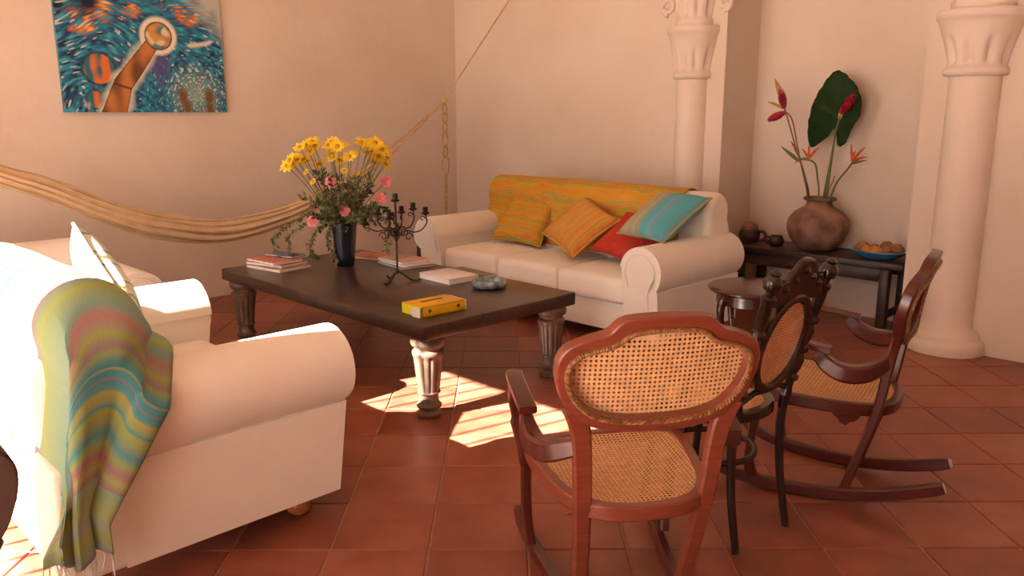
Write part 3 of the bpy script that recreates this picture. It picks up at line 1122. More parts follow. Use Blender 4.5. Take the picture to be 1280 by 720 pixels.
# turned posts: straight axis, beads along it, leaning back above the seat
for s_ in (-1, 1):
    low = catmull([V((s_ * .150, -.235, 0)), V((s_ * .145, -.200, .2)), V((s_ * .142, -.190, .38)), V((s_ * .145, -.200, .5))], 6)
    MB().tube(low, [.013 + .005 * i / len(low) for i in range(len(low))], 12).build('rear_leg', 'ebony_wood', t, 50)
    a0, a1 = V((s_ * .145, -.200, .49)), V((s_ * .163, -.325, .985))
    ax = (a1 - a0)
    L = ax.length
    q = ax.to_track_quat('Z', 'Y').to_matrix()
    pr = []
    beads = [(.0, .020), (.03, .013), (.055, .013), (.065, .021), (.075, .021), (.085, .012), (.11, .018), (.14, .020), (.165, .012), (.175, .021), (.19, .021), (.20, .012), (.225, .018), (.25, .02), (.275, .012),
             (.285, .021), (.30, .021), (.31, .014), (.36, .017), (.405, .017), (.415, .022), (.425, .022), (.435, .013), (.445, .013), (.455, .024), (.475, .027), (.49, .022), (.50, .013), (.507, .016), (.515, .008), (.519, .002)]
    MB().lathe([(r_ * 1.15, z_ * L / .519) for z_, r_ in beads], 16, a0, q).build('turned_post', 'ebony_wood', t, 40)
    fl_ = catmull([V((s_ * .125, .135, .445)), V((s_ * .135, .150, .3)), V((s_ * .142, .165, .15)), V((s_ * .150, .178, 0))], 5)
    MB().tube(fl_, [.017 - .005 * i / len(fl_) for i in range(len(fl_))], 12).build('front_leg', 'ebony_wood', t, 50)
ring_ = lambda r_, z_, n_=36, yo=0: [V((r_ * cos(2 * pi * k / n_), yo + r_ * sin(2 * pi * k / n_), z_)) for k in range(n_)]
MB().tube(ring_(.195, .452), .02, closed=True, flat=(.018, .020), up=(0, 0, 1)).build('seat_ring', 'ebony_wood', t, 40)
cane_weave(MB(), [(.182 * cos(2 * pi * k / 32), .182 * sin(2 * pi * k / 32)) for k in range(32)], lambda x, y, l: V((x, y, .462 + l)), .0135, .0046, .0030).build('seat_cane', 'cane', t, 0, kind='stuff')
MB().tube(ring_(.158, .27), .011, 10, closed=True).build('stretcher_ring', 'ebony_wood', t, 50)
Ob = V((0, -.222, .575))
Db = (V((0, -.325, .985)) - V((0, -.200, .49))).normalized()
Nb = V((0, Db.z, -Db.y))
oc = .14                                   # oval centre along Db
OV = lambda x, y, o=0: Ob + V((x, 0, 0)) + Db * (oc + y) + Nb * o
n_ = 40
MB().tube([OV(.128 * cos(2 * pi * k / n_), .165 * sin(2 * pi * k / n_)) for k in range(n_)], .02, closed=True, flat=(.015, .017), up=Nb).build('oval_frame', 'ebony_wood', t, 40)
cane_weave(MB(), [(.116 * cos(2 * pi * k / n_), .153 * sin(2 * pi * k / n_)) for k in range(n_)], lambda x, y, l: OV(x, y, l - .001), .0105, .0042, .0028).build('back_cane', 'bright_cane', t, 0, kind='stuff')
# carved crest rail between the posts
half = [(0, .165), (.05, .163), (.10, .150), (.150, .160), (.152, .215), (.13, .222), (.115, .240), (.09, .243), (.075, .254), (.055, .275), (.03, .297), (0, .303)]
cr_ = [(x, y) for x, y in half] + [(-x, y) for x, y in half[-2:0:-1]]
cr_ = [(p.x, p.y) for p in catmull([(x, y, 0) for x, y in cr_], 3, True)]
o = MB().prism(cr_, lambda x, y: OV(x, y, -.012), lambda x, y: OV(x, y, .012)).build('crest_rail', 'ebony_wood', t, 40)
bevel(o, .007, 3, 40)
for x, y in ((-.05, .235), (0, .262), (.05, .235), (-.095, .210), (.095, .210)):
    for sg in (-1, 1):
        MB().lathe([(.016, 0), (.013, .005), (.006, .009), (.001, .010)], 12, OV(x, y, sg * .011), (Nb * sg).to_track_quat('Z', 'Y').to_matrix()).build('carved_boss', 'ebony_wood', o, 50)
MB().tube([OV(-.145, .165, .0), OV(-.07, .178, .004), OV(0, .183, .006), OV(.07, .178, .004), OV(.145, .165, 0)], .013, 10).build('lower_crest', 'ebony_wood', t, 50)
MB().tube([V((-.142, -.203, .515)), OV(-.07, -.172), OV(0, -.178), OV(.07, -.172), V((.142, -.203, .515))], .011, 10).build('back_rail', 'ebony_wood', t, 50)

# dark chair whose rounded back pokes into the picture at the left edge
rocking_chair('dark rounded chair back cut off by the edge, in front of the sunlit sofa', (.04, 1.87, 0), 93, ('dark_leather', 'dark_mahogany'), True)


# ------------------------------------------------------------------ round side table
t = thing('side_table', 'small round dark table with curved legs beside the long sofa', 'table', (4.27, 2.28, 0))
MB().lathe([(.235, .435), (.262, .438), (.272, .447), (.272, .455), (.262, .463), (.245, .466), (.06, .468), (0.001, .468)], 48, cap=False).build('tabletop', 'dark_mahogany', t, 40)
MB().lathe([(.215, .365), (.222, .37), (.222, .437), (.20, .437), (.20, .365), (.215, .365)], 40, cap=False).build('apron', 'dark_mahogany', t, 40)
for k in range(4):
    a = pi * .25 + pi / 2 * k + .35
    d = V((cos(a), sin(a), 0))
    lp = catmull([d * .20 + V((0, 0, .425)), d * .232 + V((0, 0, .36)), d * .225 + V((0, 0, .24)), d * .195 + V((0, 0, .12)), d * .205 + V((0, 0, .04)), d * .235 + V((0, 0, .012))], 5)
    MB().tube(lp, [.026, .028, .029, .028, .027, .025, .023, .022, .021, .020, .019, .018, .017, .016, .016, .015, .015, .015, .015, .015, .016, .017, .017, .016, .015, .013][:len(lp)], 12).build('leg', 'dark_mahogany', t, 50)

# ------------------------------------------------------------------ console bench in the niche
CT = .485
t = thing('console_bench', 'long dark wooden console standing in the arched niche', 'table', (5.635, 2.53, 0))
bevel(MB().box((0, 0, CT - .0225), (.42, 1.30, .045)).build('top', 'console_wood', t, 0), .006, 2)
bevel(MB().box((-.165, 0, CT - .09), (.03, 1.12, .09)).build('front_rail', 'console_wood', t, 0), .003, 1)
bevel(MB().box((.165, 0, CT - .09), (.03, 1.12, .09)).build('rear_rail', 'console_wood', t, 0), .003, 1)
for sx in (-1, 1):
    for sy in (-1, 1):
        bevel(MB().box((sx * .165, sy * .53, (CT - .046) / 2), (.06, .06, CT - .046)).build('leg', 'console_wood', t, 0), .004, 1)
for sy in (-1, 1):
    bevel(MB().box((0, sy * .53, .12), (.29, .035, .045)).build('stretcher', 'console_wood', t, 0), .003, 1)

# clay jar
JX, JY = 5.62, 2.555
jar = MB().lathe([(.07, 0), (.105, .004), (.145, .03), (.185, .08), (.208, .14), (.212, .18), (.200, .225), (.165, .270), (.125, .297), (.100, .308), (.088, .322), (.086, .345), (.094, .352), (.110, .358), (.113, .368), (.106, .376),
                  (.092, .374), (.078, .355), (.074, .31), (.05, .12), (0.001, .06)], 48, cap=False).build('clay_jar', 'clay', smooth=50)
jar.location = (JX, JY, CT + .001)
tag(jar, 'big round brown clay jar holding tropical flowers on the console', 'jar')


def ribbon_leaf(mb, pts, wmax, nrm, fold=.15, mat=0):
    P = catmull(pts, 5)
    n = len(P)
    vs_, fs = [], []
    for i, p in enumerate(P):
        tt = (P[min(i + 1, n - 1)] - P[max(i - 1, 0)]).normalized()
        sd = tt.cross(V(nrm)).normalized()
        wd = wmax * sin(pi * min(1, max(0.02, (i / (n - 1)) ** .7)))
        up_ = sd.cross(tt)
        vs_ += [p - sd * wd + up_ * wd * fold, p, p + sd * wd + up_ * wd * fold]
    for i in range(n - 1):
        for k in (0, 1):
            fs.append((3 * i + k, 3 * i + k + 1, 3 * i + k + 4, 3 * i + k + 3))
    mb.add(vs_, fs, mat)
    return mb


def cone_flower(p0, p1, rad, rows=9, per=9):
    """red ginger: overlapping waxy bracts around an axis"""
    mb = MB()
    ax = V(p1) - V(p0)
    q = ax.to_track_quat('Z', 'Y').to_matrix()
    L = ax.length
    for r_ in range(rows):
        f = r_ / rows
        rr_ = rad * (sin(pi * (.18 + .78 * f))) ** .7
        for k in range(per):
            a = 2 * pi * (k + .5 * (r_ % 2)) / per
            d = V((cos(a), sin(a), 0))
            s_ = V((-sin(a), cos(a), 0))
            z0 = L * f
            base = d * rr_ * .45 + V((0, 0, z0))
            tip = d * rr_ * 1.12 + V((0, 0, z0 + L * .20))
            wd = rr_ * 1.5 * pi / per
            mid = base.lerp(tip, .55) + d * rr_ * .12
            vs_ = [base - s_ * wd * .5, base + s_ * wd * .5, mid + s_ * wd * .6, tip, mid - s_ * wd * .6]
            mb.add([V(p0) + q @ v_ for v_ in vs_], [(0, 1, 2, 4), (4, 2, 3)])
    mb.lathe([(rad * .5, 0), (rad * .7, L * .3), (rad * .6, L * .7), (rad * .15, L * 1.0)], 10, p0, q)
    return mb


JB = V((5.62, 2.555, CT + .08))     # stems meet inside the jar
# elephant-ear leaf
LEAF = [(2.504, 1.339), (2.550, 1.286), (2.590, 1.251), (2.639, 1.221), (2.682, 1.202), (2.713, 1.226), (2.732, 1.310), (2.732, 1.366), (2.716, 1.450), (2.692, 1.519), (2.660, 1.573), (2.608, 1.647), (2.557, 1.706), (2.516, 1.729),
        (2.466, 1.710), (2.414, 1.662), (2.383, 1.622), (2.358, 1.569), (2.343, 1.503), (2.347, 1.437), (2.363, 1.397), (2.380, 1.357), (2.404, 1.309), (2.419, 1.248), (2.451, 1.217), (2.476, 1.222), (2.483, 1.260)]
t = thing('elephant_ear_leaf', 'huge dark green heart-shaped leaf standing in the clay jar', 'leaf', (JX, JY, CT + .08), 0, 'stems in the clay jar')
to = V(t.location)
ring0 = [(p.x, p.y) for p in catmull([(a, b_, 0) for a, b_ in LEAF], 3, True)]
mb = MB()
cy_, cz_ = 2.50, 1.42


def leaf_pt(y, z, k):
    yy_ = cy_ + (y - cy_) * k
    zz_ = cz_ + (z - cz_) * k
    x = 5.655 + .05 * ((yy_ - 2.5) / .2) ** 2 - .03 * (zz_ - 1.4) + .006 * sin((zz_ - .25 * abs(yy_ - 2.5)) * 60) * min(1, abs(yy_ - 2.5) * 12)
    return V((x, yy_, zz_)) - to


n = len(ring0)
KS = [.0, .3, .55, .78, .92, 1.0]
vs_ = [leaf_pt(y, z, k * (1 + (.012 * sin(i * 2.1) if k > .9 else 0))) for k in KS[1:] for i, (y, z) in enumerate(ring0)] + [leaf_pt(cy_, cz_, 0)]
fs = [(a * n + i, a * n + (i + 1) % n, (a + 1) * n + (i + 1) % n, (a + 1) * n + i) for a in range(len(KS) - 2) for i in range(n)] + [(len(vs_) - 1, i, (i + 1) % n) for i in range(n)]
mb.add(vs_, fs)
solid(mb.build('blade', 'leaf_dark', t, 80), .003)
MB().tube(catmull([V((5.62, 2.54, CT + .10)) - to, V((5.60, 2.516, .86)) - to, V((5.60, 2.50, 1.014)) - to, V((5.615, 2.488, 1.18)) - to, V((5.645, 2.49, 1.34)) - to], 5), [.011 - .0002 * k for k in range(21)], 10).build('stem', 'stem_green', t, 60)


def flower_stem(name, label, pts, rad, mat='stalk_brown'):
    t = thing(name, label, 'flower', JB, 0, 'stems in the clay jar')
    P = [V((p[0], p[1], p[2])) - JB for p in pts]
    MB().tube(catmull(P, 5), rad, 8).build('stem', mat, t, 60)
    return t


def rel(*p):
    return [V(q) - JB for q in p]


t = flower_stem('red_ginger', 'crimson ginger bloom in front of the big green leaf', [(5.60, 2.53, .60), (5.585, 2.494, .861), (5.58, 2.474, 1.125), (5.575, 2.460, 1.302), (5.57, 2.434, 1.430)], .0075, 'stem_green')
cone_flower(*rel((5.57, 2.430, 1.44), (5.555, 2.352, 1.555)), .036).build('bloom', 'crimson', t, 0)
ribbon_leaf(MB(), rel((5.57, 2.44, 1.40), (5.565, 2.425, 1.45), (5.56, 2.40, 1.49)), .016, (-1, 0, 0)).build('bract', 'ochre_bract', t, 60)

t = flower_stem('red_ginger', 'upright crimson flower with an ochre tip, tallest on the left of the jar', [(5.60, 2.60, .60), (5.60, 2.633, .865), (5.60, 2.667, 1.005), (5.595, 2.731, 1.157), (5.59, 2.788, 1.310), (5.585, 2.831, 1.429), (5.585, 2.854, 1.478)], .0055)
cone_flower(*rel((5.585, 2.852, 1.475), (5.58, 2.885, 1.60)), .030).build('bloom', 'crimson', t, 0)
ribbon_leaf(MB(), rel((5.575, 2.875, 1.56), (5.57, 2.89, 1.61), (5.57, 2.936, 1.69)), .022, (-1, 0, 0), .5).build('bract', 'ochre_bract', t, 60)
ribbon_leaf(MB(), rel((5.585, 2.855, 1.47), (5.58, 2.926, 1.506), (5.58, 2.985, 1.521)), .010, (-1, 0, .3)).build('small_leaf', 'ochre_bract', t, 60)

t = flower_stem('red_ginger', 'drooping crimson flower below the upright one, left of the jar', [(5.58, 2.59, .60), (5.575, 2.627, .873), (5.57, 2.658, .991), (5.565, 2.710, 1.172), (5.56, 2.763, 1.367), (5.56, 2.797, 1.429), (5.56, 2.837, 1.450)], .0055)
cone_flower(*rel((5.56, 2.83, 1.448), (5.55, 2.945, 1.395)), .028).build('bloom', 'crimson', t, 0)


def bird(name, label, stem, head, tips, leafp):
    t = flower_stem(name, label, stem, .0065, 'stem_green')
    for p in tips:
        m_ = V(head).lerp(V(p), .5) + V((0, 0, .01))
        ribbon_leaf(MB(), rel(head, m_, p), .009, (-1, 0, 0), .3).build('petal', 'orange_bract', t, 60)
    ribbon_leaf(MB(), rel(*leafp), .017, (-.6, 0, .8), .6).build('spathe', 'stem_green', t, 60)
    return t


bird('bird_of_paradise', 'orange bird-of-paradise flower leaning out right of the jar', [(5.61, 2.52, .60), (5.60, 2.466, .870), (5.59, 2.426, .977), (5.58, 2.363, 1.062), (5.575, 2.335, 1.10)],
     (5.575, 2.33, 1.115), [(5.57, 2.345, 1.245), (5.55, 2.300, 1.20), (5.56, 2.24, 1.225), (5.56, 2.215, 1.158), (5.57, 2.322, 1.19), (5.54, 2.27, 1.17)], [(5.575, 2.345, 1.10), (5.57, 2.29, 1.112), (5.565, 2.222, 1.135)])
bird('bird_of_paradise', 'small red bird-of-paradise flower bent to the left above the jar mouth', [(5.60, 2.57, .60), (5.595, 2.552, .864), (5.59, 2.572, 1.010), (5.585, 2.590, 1.09), (5.58, 2.625, 1.118)],
     (5.575, 2.635, 1.125), [(5.57, 2.641, 1.235), (5.55, 2.552, 1.212), (5.56, 2.579, 1.190), (5.56, 2.69, 1.20)], [(5.575, 2.62, 1.115), (5.57, 2.68, 1.118), (5.565, 2.745, 1.09)])
t = flower_stem('leaf_stalk', 'brown stalk with a narrow pointed green leaf, leftmost in the jar', [(5.63, 2.60, .60), (5.635, 2.64, .865), (5.63, 2.70, 1.05), (5.62, 2.742, 1.16)], .0045)
ribbon_leaf(MB(), rel((5.62, 2.72, 1.10), (5.61, 2.792, 1.155), (5.60, 2.87, 1.21)), .014, (-1, 0, .2), .5).build('leaf', 'stem_green', t, 60)
ribbon_leaf(MB(), rel((5.62, 2.735, 1.14), (5.61, 2.76, 1.20), (5.605, 2.80, 1.25)), .010, (-1, 0, .2), .5).build('red_bract', 'crimson', t, 60)
t = flower_stem('leaf_stalk', 'short brown stalk beside the elephant-ear stem', [(5.60, 2.53, .60), (5.59, 2.49, .88), (5.585, 2.455, .98), (5.585, 2.447, 1.02)], .004)

# blue dish of roots and fruit
t = MB().lathe([(.06, 0), (.10, .003), (.15, .028), (.185, .052), (.192, .056), (.190, .062), (.18, .060), (.14, .034), (.09, .012), (.001, .008)], 48, m=Matrix.Diagonal((.72, 1.0, 1.0)), cap=False).build('dish', 'blue_glaze', smooth=50)
t.location = (5.555, 2.095, CT + .001)
tag(t, 'shallow blue oval dish on the console', 'dish')
FR = [(.0, .105, .062, .052, 'tuber', 'large round brown root at the left end of the blue dish'), (-.055, .055, .058, .036, 'mango', 'orange fruit at the front left of the blue dish'), (-.05, -.005, .058, .038, 'mango', 'orange fruit at the front middle of the blue dish'),
      (-.03, -.065, .062, .038, 'tuber', 'small brown root at the front right of the blue dish'), (.03, -.105, .068, .046, 'tuber', 'brown root at the right end of the blue dish'), (.06, -.035, .078, .042, 'tuber', 'brown root at the back of the blue dish, highest of the heap'),
      (.045, .04, .060, .036, 'tuber', 'brown root in the middle of the blue dish')]
for x, y, z, r_, m_, lb in FR:
    mb = MB()
    prof = [(r_ * sin(pi * k / 12) * (1 + .06 * sin(k * 1.3)) + .0005, -r_ * .92 * cos(pi * k / 12)) for k in range(13)]
    mb.lathe(prof, 18, m=Matrix.Rotation(random.uniform(0, 3), 3, 'Z') @ Matrix.Diagonal((1.12, .95, 1)))
    o = mb.build('fruit' if m_ == 'mango' else 'root_vegetable', m_, smooth=80)
    o.location = (5.555 + x, 2.095 + y, CT + z)
    tag(o, lb, 'fruit' if m_ == 'mango' else 'vegetable', 'heap in the blue dish')


def mug(label, loc, s_, handle=True, rz=0):
    t = thing('clay_pot', label, 'pot', loc, rz)
    MB().lathe([(.035 * s_, 0), (.055 * s_, .006), (.068 * s_, .035 * s_), (.068 * s_, .06 * s_), (.055 * s_, .085 * s_), (.05 * s_, .095 * s_), (.054 * s_, .1 * s_), (.046 * s_, .1 * s_), (.04 * s_, .06 * s_), (.001, .02)], 24, cap=False).build('body', 'dark_clay', t, 50)
    if handle:
        MB().tube(catmull([V((0, -.06 * s_, .075 * s_)), V((0, -.10 * s_, .075 * s_)), V((0, -.115 * s_, .045 * s_)), V((0, -.09 * s_, .02 * s_)), V((0, -.06 * s_, .025 * s_))], 5), .010 * s_, 8).build('handle', 'dark_clay', t, 50)
    return t


t = mug('dark clay pot with a ring handle at the sofa end of the console', (5.60, 3.07, CT + .001), 1.15)
MB().lathe([(.062, 0.10), (.058, .122), (.04, .145), (.015, .156), (.001, .158)], 20, cap=False).build('lid', 'clay', t, 50)
mug('small dark clay pot between the ring-handled pot and the jar', (5.56, 2.83, CT + .001), .8, True, R(180))

# ------------------------------------------------------------------ hammock
t = thing('hammock', 'cream cloth hammock sagging along the wall under the painting', 'hammock')
HP = catmull([V((-.2, 5.62, 1.86)), V((.6, 5.61, 1.42)), V((1.29, 5.6, 1.085)), V((1.535, 5.6, .985)), V((1.893, 5.6, .800)), V((2.194, 5.6, .690)), V((2.647, 5.6, .615)), V((3.167, 5.6, .690)), V((3.62, 5.6, .855)), V((3.95, 5.6, 1.02)), V((4.25, 5.6, 1.20))], 8)
nH = len(HP)


def ham(layer):
    def f(u, v):
        x = u * (nH - 1)
        i = min(nH - 2, int(x))
        p = HP[i].lerp(HP[i + 1], x - i)
        s_ = max(0, min(1, u / .45)) if u < .45 else max(0, min(1, (1 - u) / .42))
        wv = .012 + .085 * (s_ ** .55)
        k = v * 2 - 1
        yo = .011 * sin(v * 22 + u * 5 + layer * 2) + .03 * layer + .05 * (1 - k * k) * (1 if layer == 0 else -1)
        zo = k * wv * (.95 if layer == 0 else .8) + .012 * noise.noise(V((u * 9, v * 7, layer)))
        sag = -.05 * s_ * (1 - abs(k)) * layer
        return p + V((.0, -yo, zo + sag))
    return f


solid(MB().grid(ham(0), 90, 44).build('cloth', 'hammock_cloth', t, 60), .003)
solid(MB().grid(ham(1), 90, 36).build('cloth', 'hammock_cloth', t, 60), .003)
HK = V((4.735, 5.585, 1.552))
for k in range(9):
    a = HP[-1] + V((0, random.uniform(-.03, .03), (k - 4) * .006))
    st = HP[-1] + V((-.06, random.uniform(-.03, .03), (k - 4) * .007 - .03))
    md_ = st.lerp(HK, .5) + V((0, random.uniform(-.01, .01), -.012 * (k % 3)))
    MB().tube([st, md_, HK], .0035, 5).build('cord', 'rope', t)
HOOK = V((5.385, 5.405, 2.46))
MB().tube([HK, HK.lerp(HOOK, .5), HOOK], .007, 8).build('rope', 'rope', t)
MB().tube([HP[0], V((-1.0, 5.62, 2.35)), V((-1.58, 5.62, 2.75))], .007, 8).build('rope', 'rope', t)
ko = MB()
rbox(ko, tuple(HK), (.022, .022, .026), .018, nr=3, nm_=2)
ko.build('knot', 'rope', t, 80, weld=True)
MB().tube([V((5.395, 5.405, 2.49)), V((5.37, 5.405, 2.48)), V((5.36, 5.405, 2.455)), V((5.375, 5.405, 2.44)), V((5.39, 5.405, 2.45))], .006, 8).build('wall_hook', 'iron', t)

# ring chain hanging from the hammock's knot
t = thing('ring_chain', 'raffia ring chain hanging from the hammock knot in the corner', 'chain', tuple(HK))
z = -.03
for i, (rz_, ry_) in enumerate([(.045, .036), (.05, .03), (.05, .034), (.07, .03), (.055, .038), (.085, .042), (.07, .014), (.06, .012), (.07, .012), (.07, .010)]):
    a = R(20 + (75 if i % 2 else 0))
    MB().tube([V((ry_ * cos(q) * cos(a), ry_ * cos(q) * sin(a), z - rz_ + rz_ * sin(q))) for q in [2 * pi * k / 20 for k in range(20)]], .0065, 6, closed=True).build('ring', 'raffia', t)
    z -= 2 * rz_ - .018

# ------------------------------------------------------------------ painting
PX0, PX1, PZ0, PZ1 = 1.852, 3.012, 1.448, 2.40
t = thing('painting', 'blue painting of an arm holding up a glowing globe, on the plaster wall', 'painting', (PX0, YL, PZ0))
pw, ph = PX1 - PX0, PZ1 - PZ0
bevel(MB().box((pw / 2, -.018, ph / 2), (pw, .034, ph)).build('canvas', 'canvas_edge', t, 0), .003, 2)


def mixc(a, b_, k):
    k = max(0, min(1, k))
    return tuple(x + (y - x) * k for x, y in zip(a, b_))


def seg_d(p, a, b_):
    d = (b_[0] - a[0], b_[1] - a[1])
    k = max(0, min(1, ((p[0] - a[0]) * d[0] + (p[1] - a[1]) * d[1]) / (d[0] ** 2 + d[1] ** 2)))
    return math.hypot(p[0] - a[0] - k * d[0], p[1] - a[1] - k * d[1]), k


def nz(x, y, s_, o=0):
    return noise.noise(V((x * s_, y * s_, o)))


def paint(u, v):
    wx = u + .10 * nz(u, v, 3, 1)
    wy = v + .10 * nz(u, v, 3, 2)
    # swirling water: brush strokes that run around two eddies
    a1 = math.hypot(wx - .80, wy - .10)
    t1 = math.atan2(wy - .10, wx - .80)
    a2 = math.hypot(wx - .25, wy + .12)
    t2 = math.atan2(wy + .12, wx - .25)
    k1 = max(0, min(1, (u - .25 + .3 * nz(u, v, 3, 30)) * 1.6))
    st = nz(t1 * 1.3, a1 * 9, 3, 3) * k1 + nz(t2 * 1.3, a2 * 9, 3, 4) * (1 - k1)
    fi = nz(t1 * 2.2, a1 * 16, 4, 31) * k1 + nz(t2 * 2.2, a2 * 16, 4, 32) * (1 - k1)
    c = mixc((.006, .055, .16), (.015, .24, .40), .5 + 1.6 * st)
    c = mixc(c, (.003, .010, .035), (fi - .10) * 3.2)
    c = mixc(c, (.05, .40, .50), (-fi - .08) * 2.8)
    c = mixc(c, (.10, .06, .28), (nz(wx, wy, 4.5, 21) - .30) * 2.5)
    band = .5 + 1.2 * fi
    c = mixc(c, (.60, .66, .62), (nz(t1 * 2, a1 * 20, 4, 8) * k1 + nz(t2 * 2, a2 * 20, 4, 33) * (1 - k1) - .36) * 7)
    # warm flecks toward the top and left
    wm = math.exp(-((u - .36) / .14) ** 2 - ((v - .66) / .10) ** 2) + .8 * math.exp(-((u - .15) / .10) ** 2 - ((v - .53) / .07) ** 2) + .75 * math.exp(-((u - .76) / .13) ** 2 - ((v - .60 + .35 * (u - .76)) / .05) ** 2)
    k = wm * (.75 + 1.5 * nz(u, v, 10, 9) + 2.2 * fi)
    c = mixc(c, (.58, .12, .03), (k - .30) * 4)
    c = mixc(c, (.75, .42, .08), (k - .62) * 4)
    c = mixc(c, (.72, .68, .58), (k - .95) * 4)
    c = mixc(c, (.003, .008, .03), math.exp(-((u - .17) / .11) ** 2 - ((v - .62) / .07) ** 2) * 1.2 * (.6 + nz(u, v, 8, 11) * 1.5))
    # pale sweep in the upper right corner
    dd = v - (.72 - .30 * (u - .72) / .28)
    if u > .70 and v > .38:
        c = mixc(c, (.50, .52, .44), (dd + .02) * 9 * (.7 + .6 * nz(u, v, 10, 12)))
    # crescents
    c = mixc(c, (.72, .66, .55), 1.3 - abs(v - (.425 + .9 * (u - .84) ** 2 + .18 * (u - .84))) / .016 - max(0, abs(u - .85) - .07) * 40)
    # eddy at the lower right: green and cream strokes around two brown figures
    r1 = math.hypot(u - .795, v - .115)
    if r1 < .20:
        c = mixc(c, (.20, .36, .30), (.20 - r1) * 7 * (.2 + 1.0 * band))
        c = mixc(c, (.66, .66, .52), (nz(math.atan2(v - .115, u - .795) * 2.2, r1 * 26, 3, 14) - .16) * 7 * min(1, (.20 - r1) * 20))
        for fx, fz in ((.71, .10), (.735, .03), (.885, .10), (.885, .02)):
            c = mixc(c, (.17, .085, .03), 1.6 - math.hypot((u - fx) / .035, (v - fz) / .06) * 1.3)
    # orange ball at the left, small one below
    for bx, by, br in ((.215, .255, .088), (.175, .075, .05)):
        r2 = math.hypot(u - bx, v - by)
        if r2 < br * 1.25:
            c = mixc(c, (.01, .05, .08), (br * 1.25 - r2) / br * 5)
        if r2 < br:
            c = mixc((.03, .15, .19), (.66, .17, .03), .35 + 3.2 * nz(u * 1.6, v * .7, 11, 15) - (u - bx) / br * .45)
    c = mixc(c, (.75, .74, .66), (nz(u * 3, v, 13, 16) - .2) * 4 * math.exp(-((u - .07) / .07) ** 2 - ((v - .04) / .06) ** 2))
    # the raised arm with a pale outline
    best, kk = 9, 0
    pts = [(.275, -.02), (.345, .165), (.425, .265), (.53, .40)]
    wid = [.072, .056, .052, .042]
    dmin = 9
    for i in range(3):
        d, k = seg_d((u, v), pts[i], pts[i + 1])
        ww = wid[i] + (wid[i + 1] - wid[i]) * k
        if d - ww < dmin:
            dmin = d - ww
            side = (u - pts[i][0]) * (pts[i + 1][1] - pts[i][1]) - (v - pts[i][1]) * (pts[i + 1][0] - pts[i][0])
    rg = math.hypot(u - .585, (v - .464))
    c = mixc(c, (.62, .60, .48), 1.0 - dmin / .035 + .5 * nz(u, v, 16, 17))
    c = mixc(c, (.82, .74, .58), 1.4 - abs(rg - .098) / .018)
    if dmin < 0:
        tone = .5 + 1.4 * nz(u * 1.5, v * .8, 8, 18) + side * 5
        c = mixc((.16, .055, .018), (.52, .20, .05), tone)
        c = mixc(c, (.035, .014, .008), 1 + dmin / .009)
        c = mixc(c, (.05, .02, .01), 1.2 - abs(v - .155 + .3 * (u - .345)) / .008)
    # globe
    if rg < .085:
        c = mixc((.10, .22, .20), (.70, .30, .07), .5 + 2.2 * nz(u, v, 14, 19))
        c = mixc(c, (.70, .62, .38), (nz(u, v, 20, 20) - .1) * 4)
        c = mixc(c, (.03, .03, .02), (rg - .074) / .008)
    return tuple(max(0.0, min(1.0, q)) for q in c)


NU, NV = 280, 230
mb = MB().grid(lambda u, v: V((u * pw, -.0365, v * ph)), NU, NV)
o = mb.build('picture', 'painted_canvas', t, 0)
ca = o.data.color_attributes.new('paint', 'FLOAT_COLOR', 'POINT')
buf = []
for p in o.data.vertices:
    c = paint(p.co.x / pw, p.co.z / pw)
    buf += [c[0], c[1], c[2], 1]
ca.data.foreach_set('color', buf)

# ------------------------------------------------------------------ on the coffee table
E = .0008


def paper_stack(name, label, cat, cen, w_, d_, h_, rz, cover, pages='pages', z=TZ, tilt=0, group=None, spine=True):
    t = thing(name, label, cat, (cen[0], cen[1], z + E), R(rz), group)
    bl = MB().box((.002, 0, h_ / 2), (w_ - .008, d_ - .008, h_ - .004)).build('pages', pages, t, 0)
    bevel(MB().box((0, 0, h_ - .001), (w_, d_, .002)).build('front_cover', cover, t, 0), .0006, 1)
    bevel(MB().box((0, 0, .001), (w_, d_, .002)).build('back_cover', cover, t, 0), .0006, 1)
    if spine:
        bevel(MB().box((w_ / 2 - .0015, 0, h_ / 2), (.003, d_, h_)).build('spine', cover, t, 0), .001, 1)
    return t


def striped_uv(o, axis=0):
    me = o.data
    ul = me.uv_layers.new(name='UVMap')
    xs = [v_.co.x for v_ in me.vertices]
    ys = [v_.co.y for v_ in me.vertices]
    for l in me.loops:
        c_ = me.vertices[l.vertex_index].co
        ul.data[l.index].uv = ((c_.y - min(ys)) / (max(ys) - min(ys)), (c_.x - min(xs)) / (max(xs) - min(xs)))


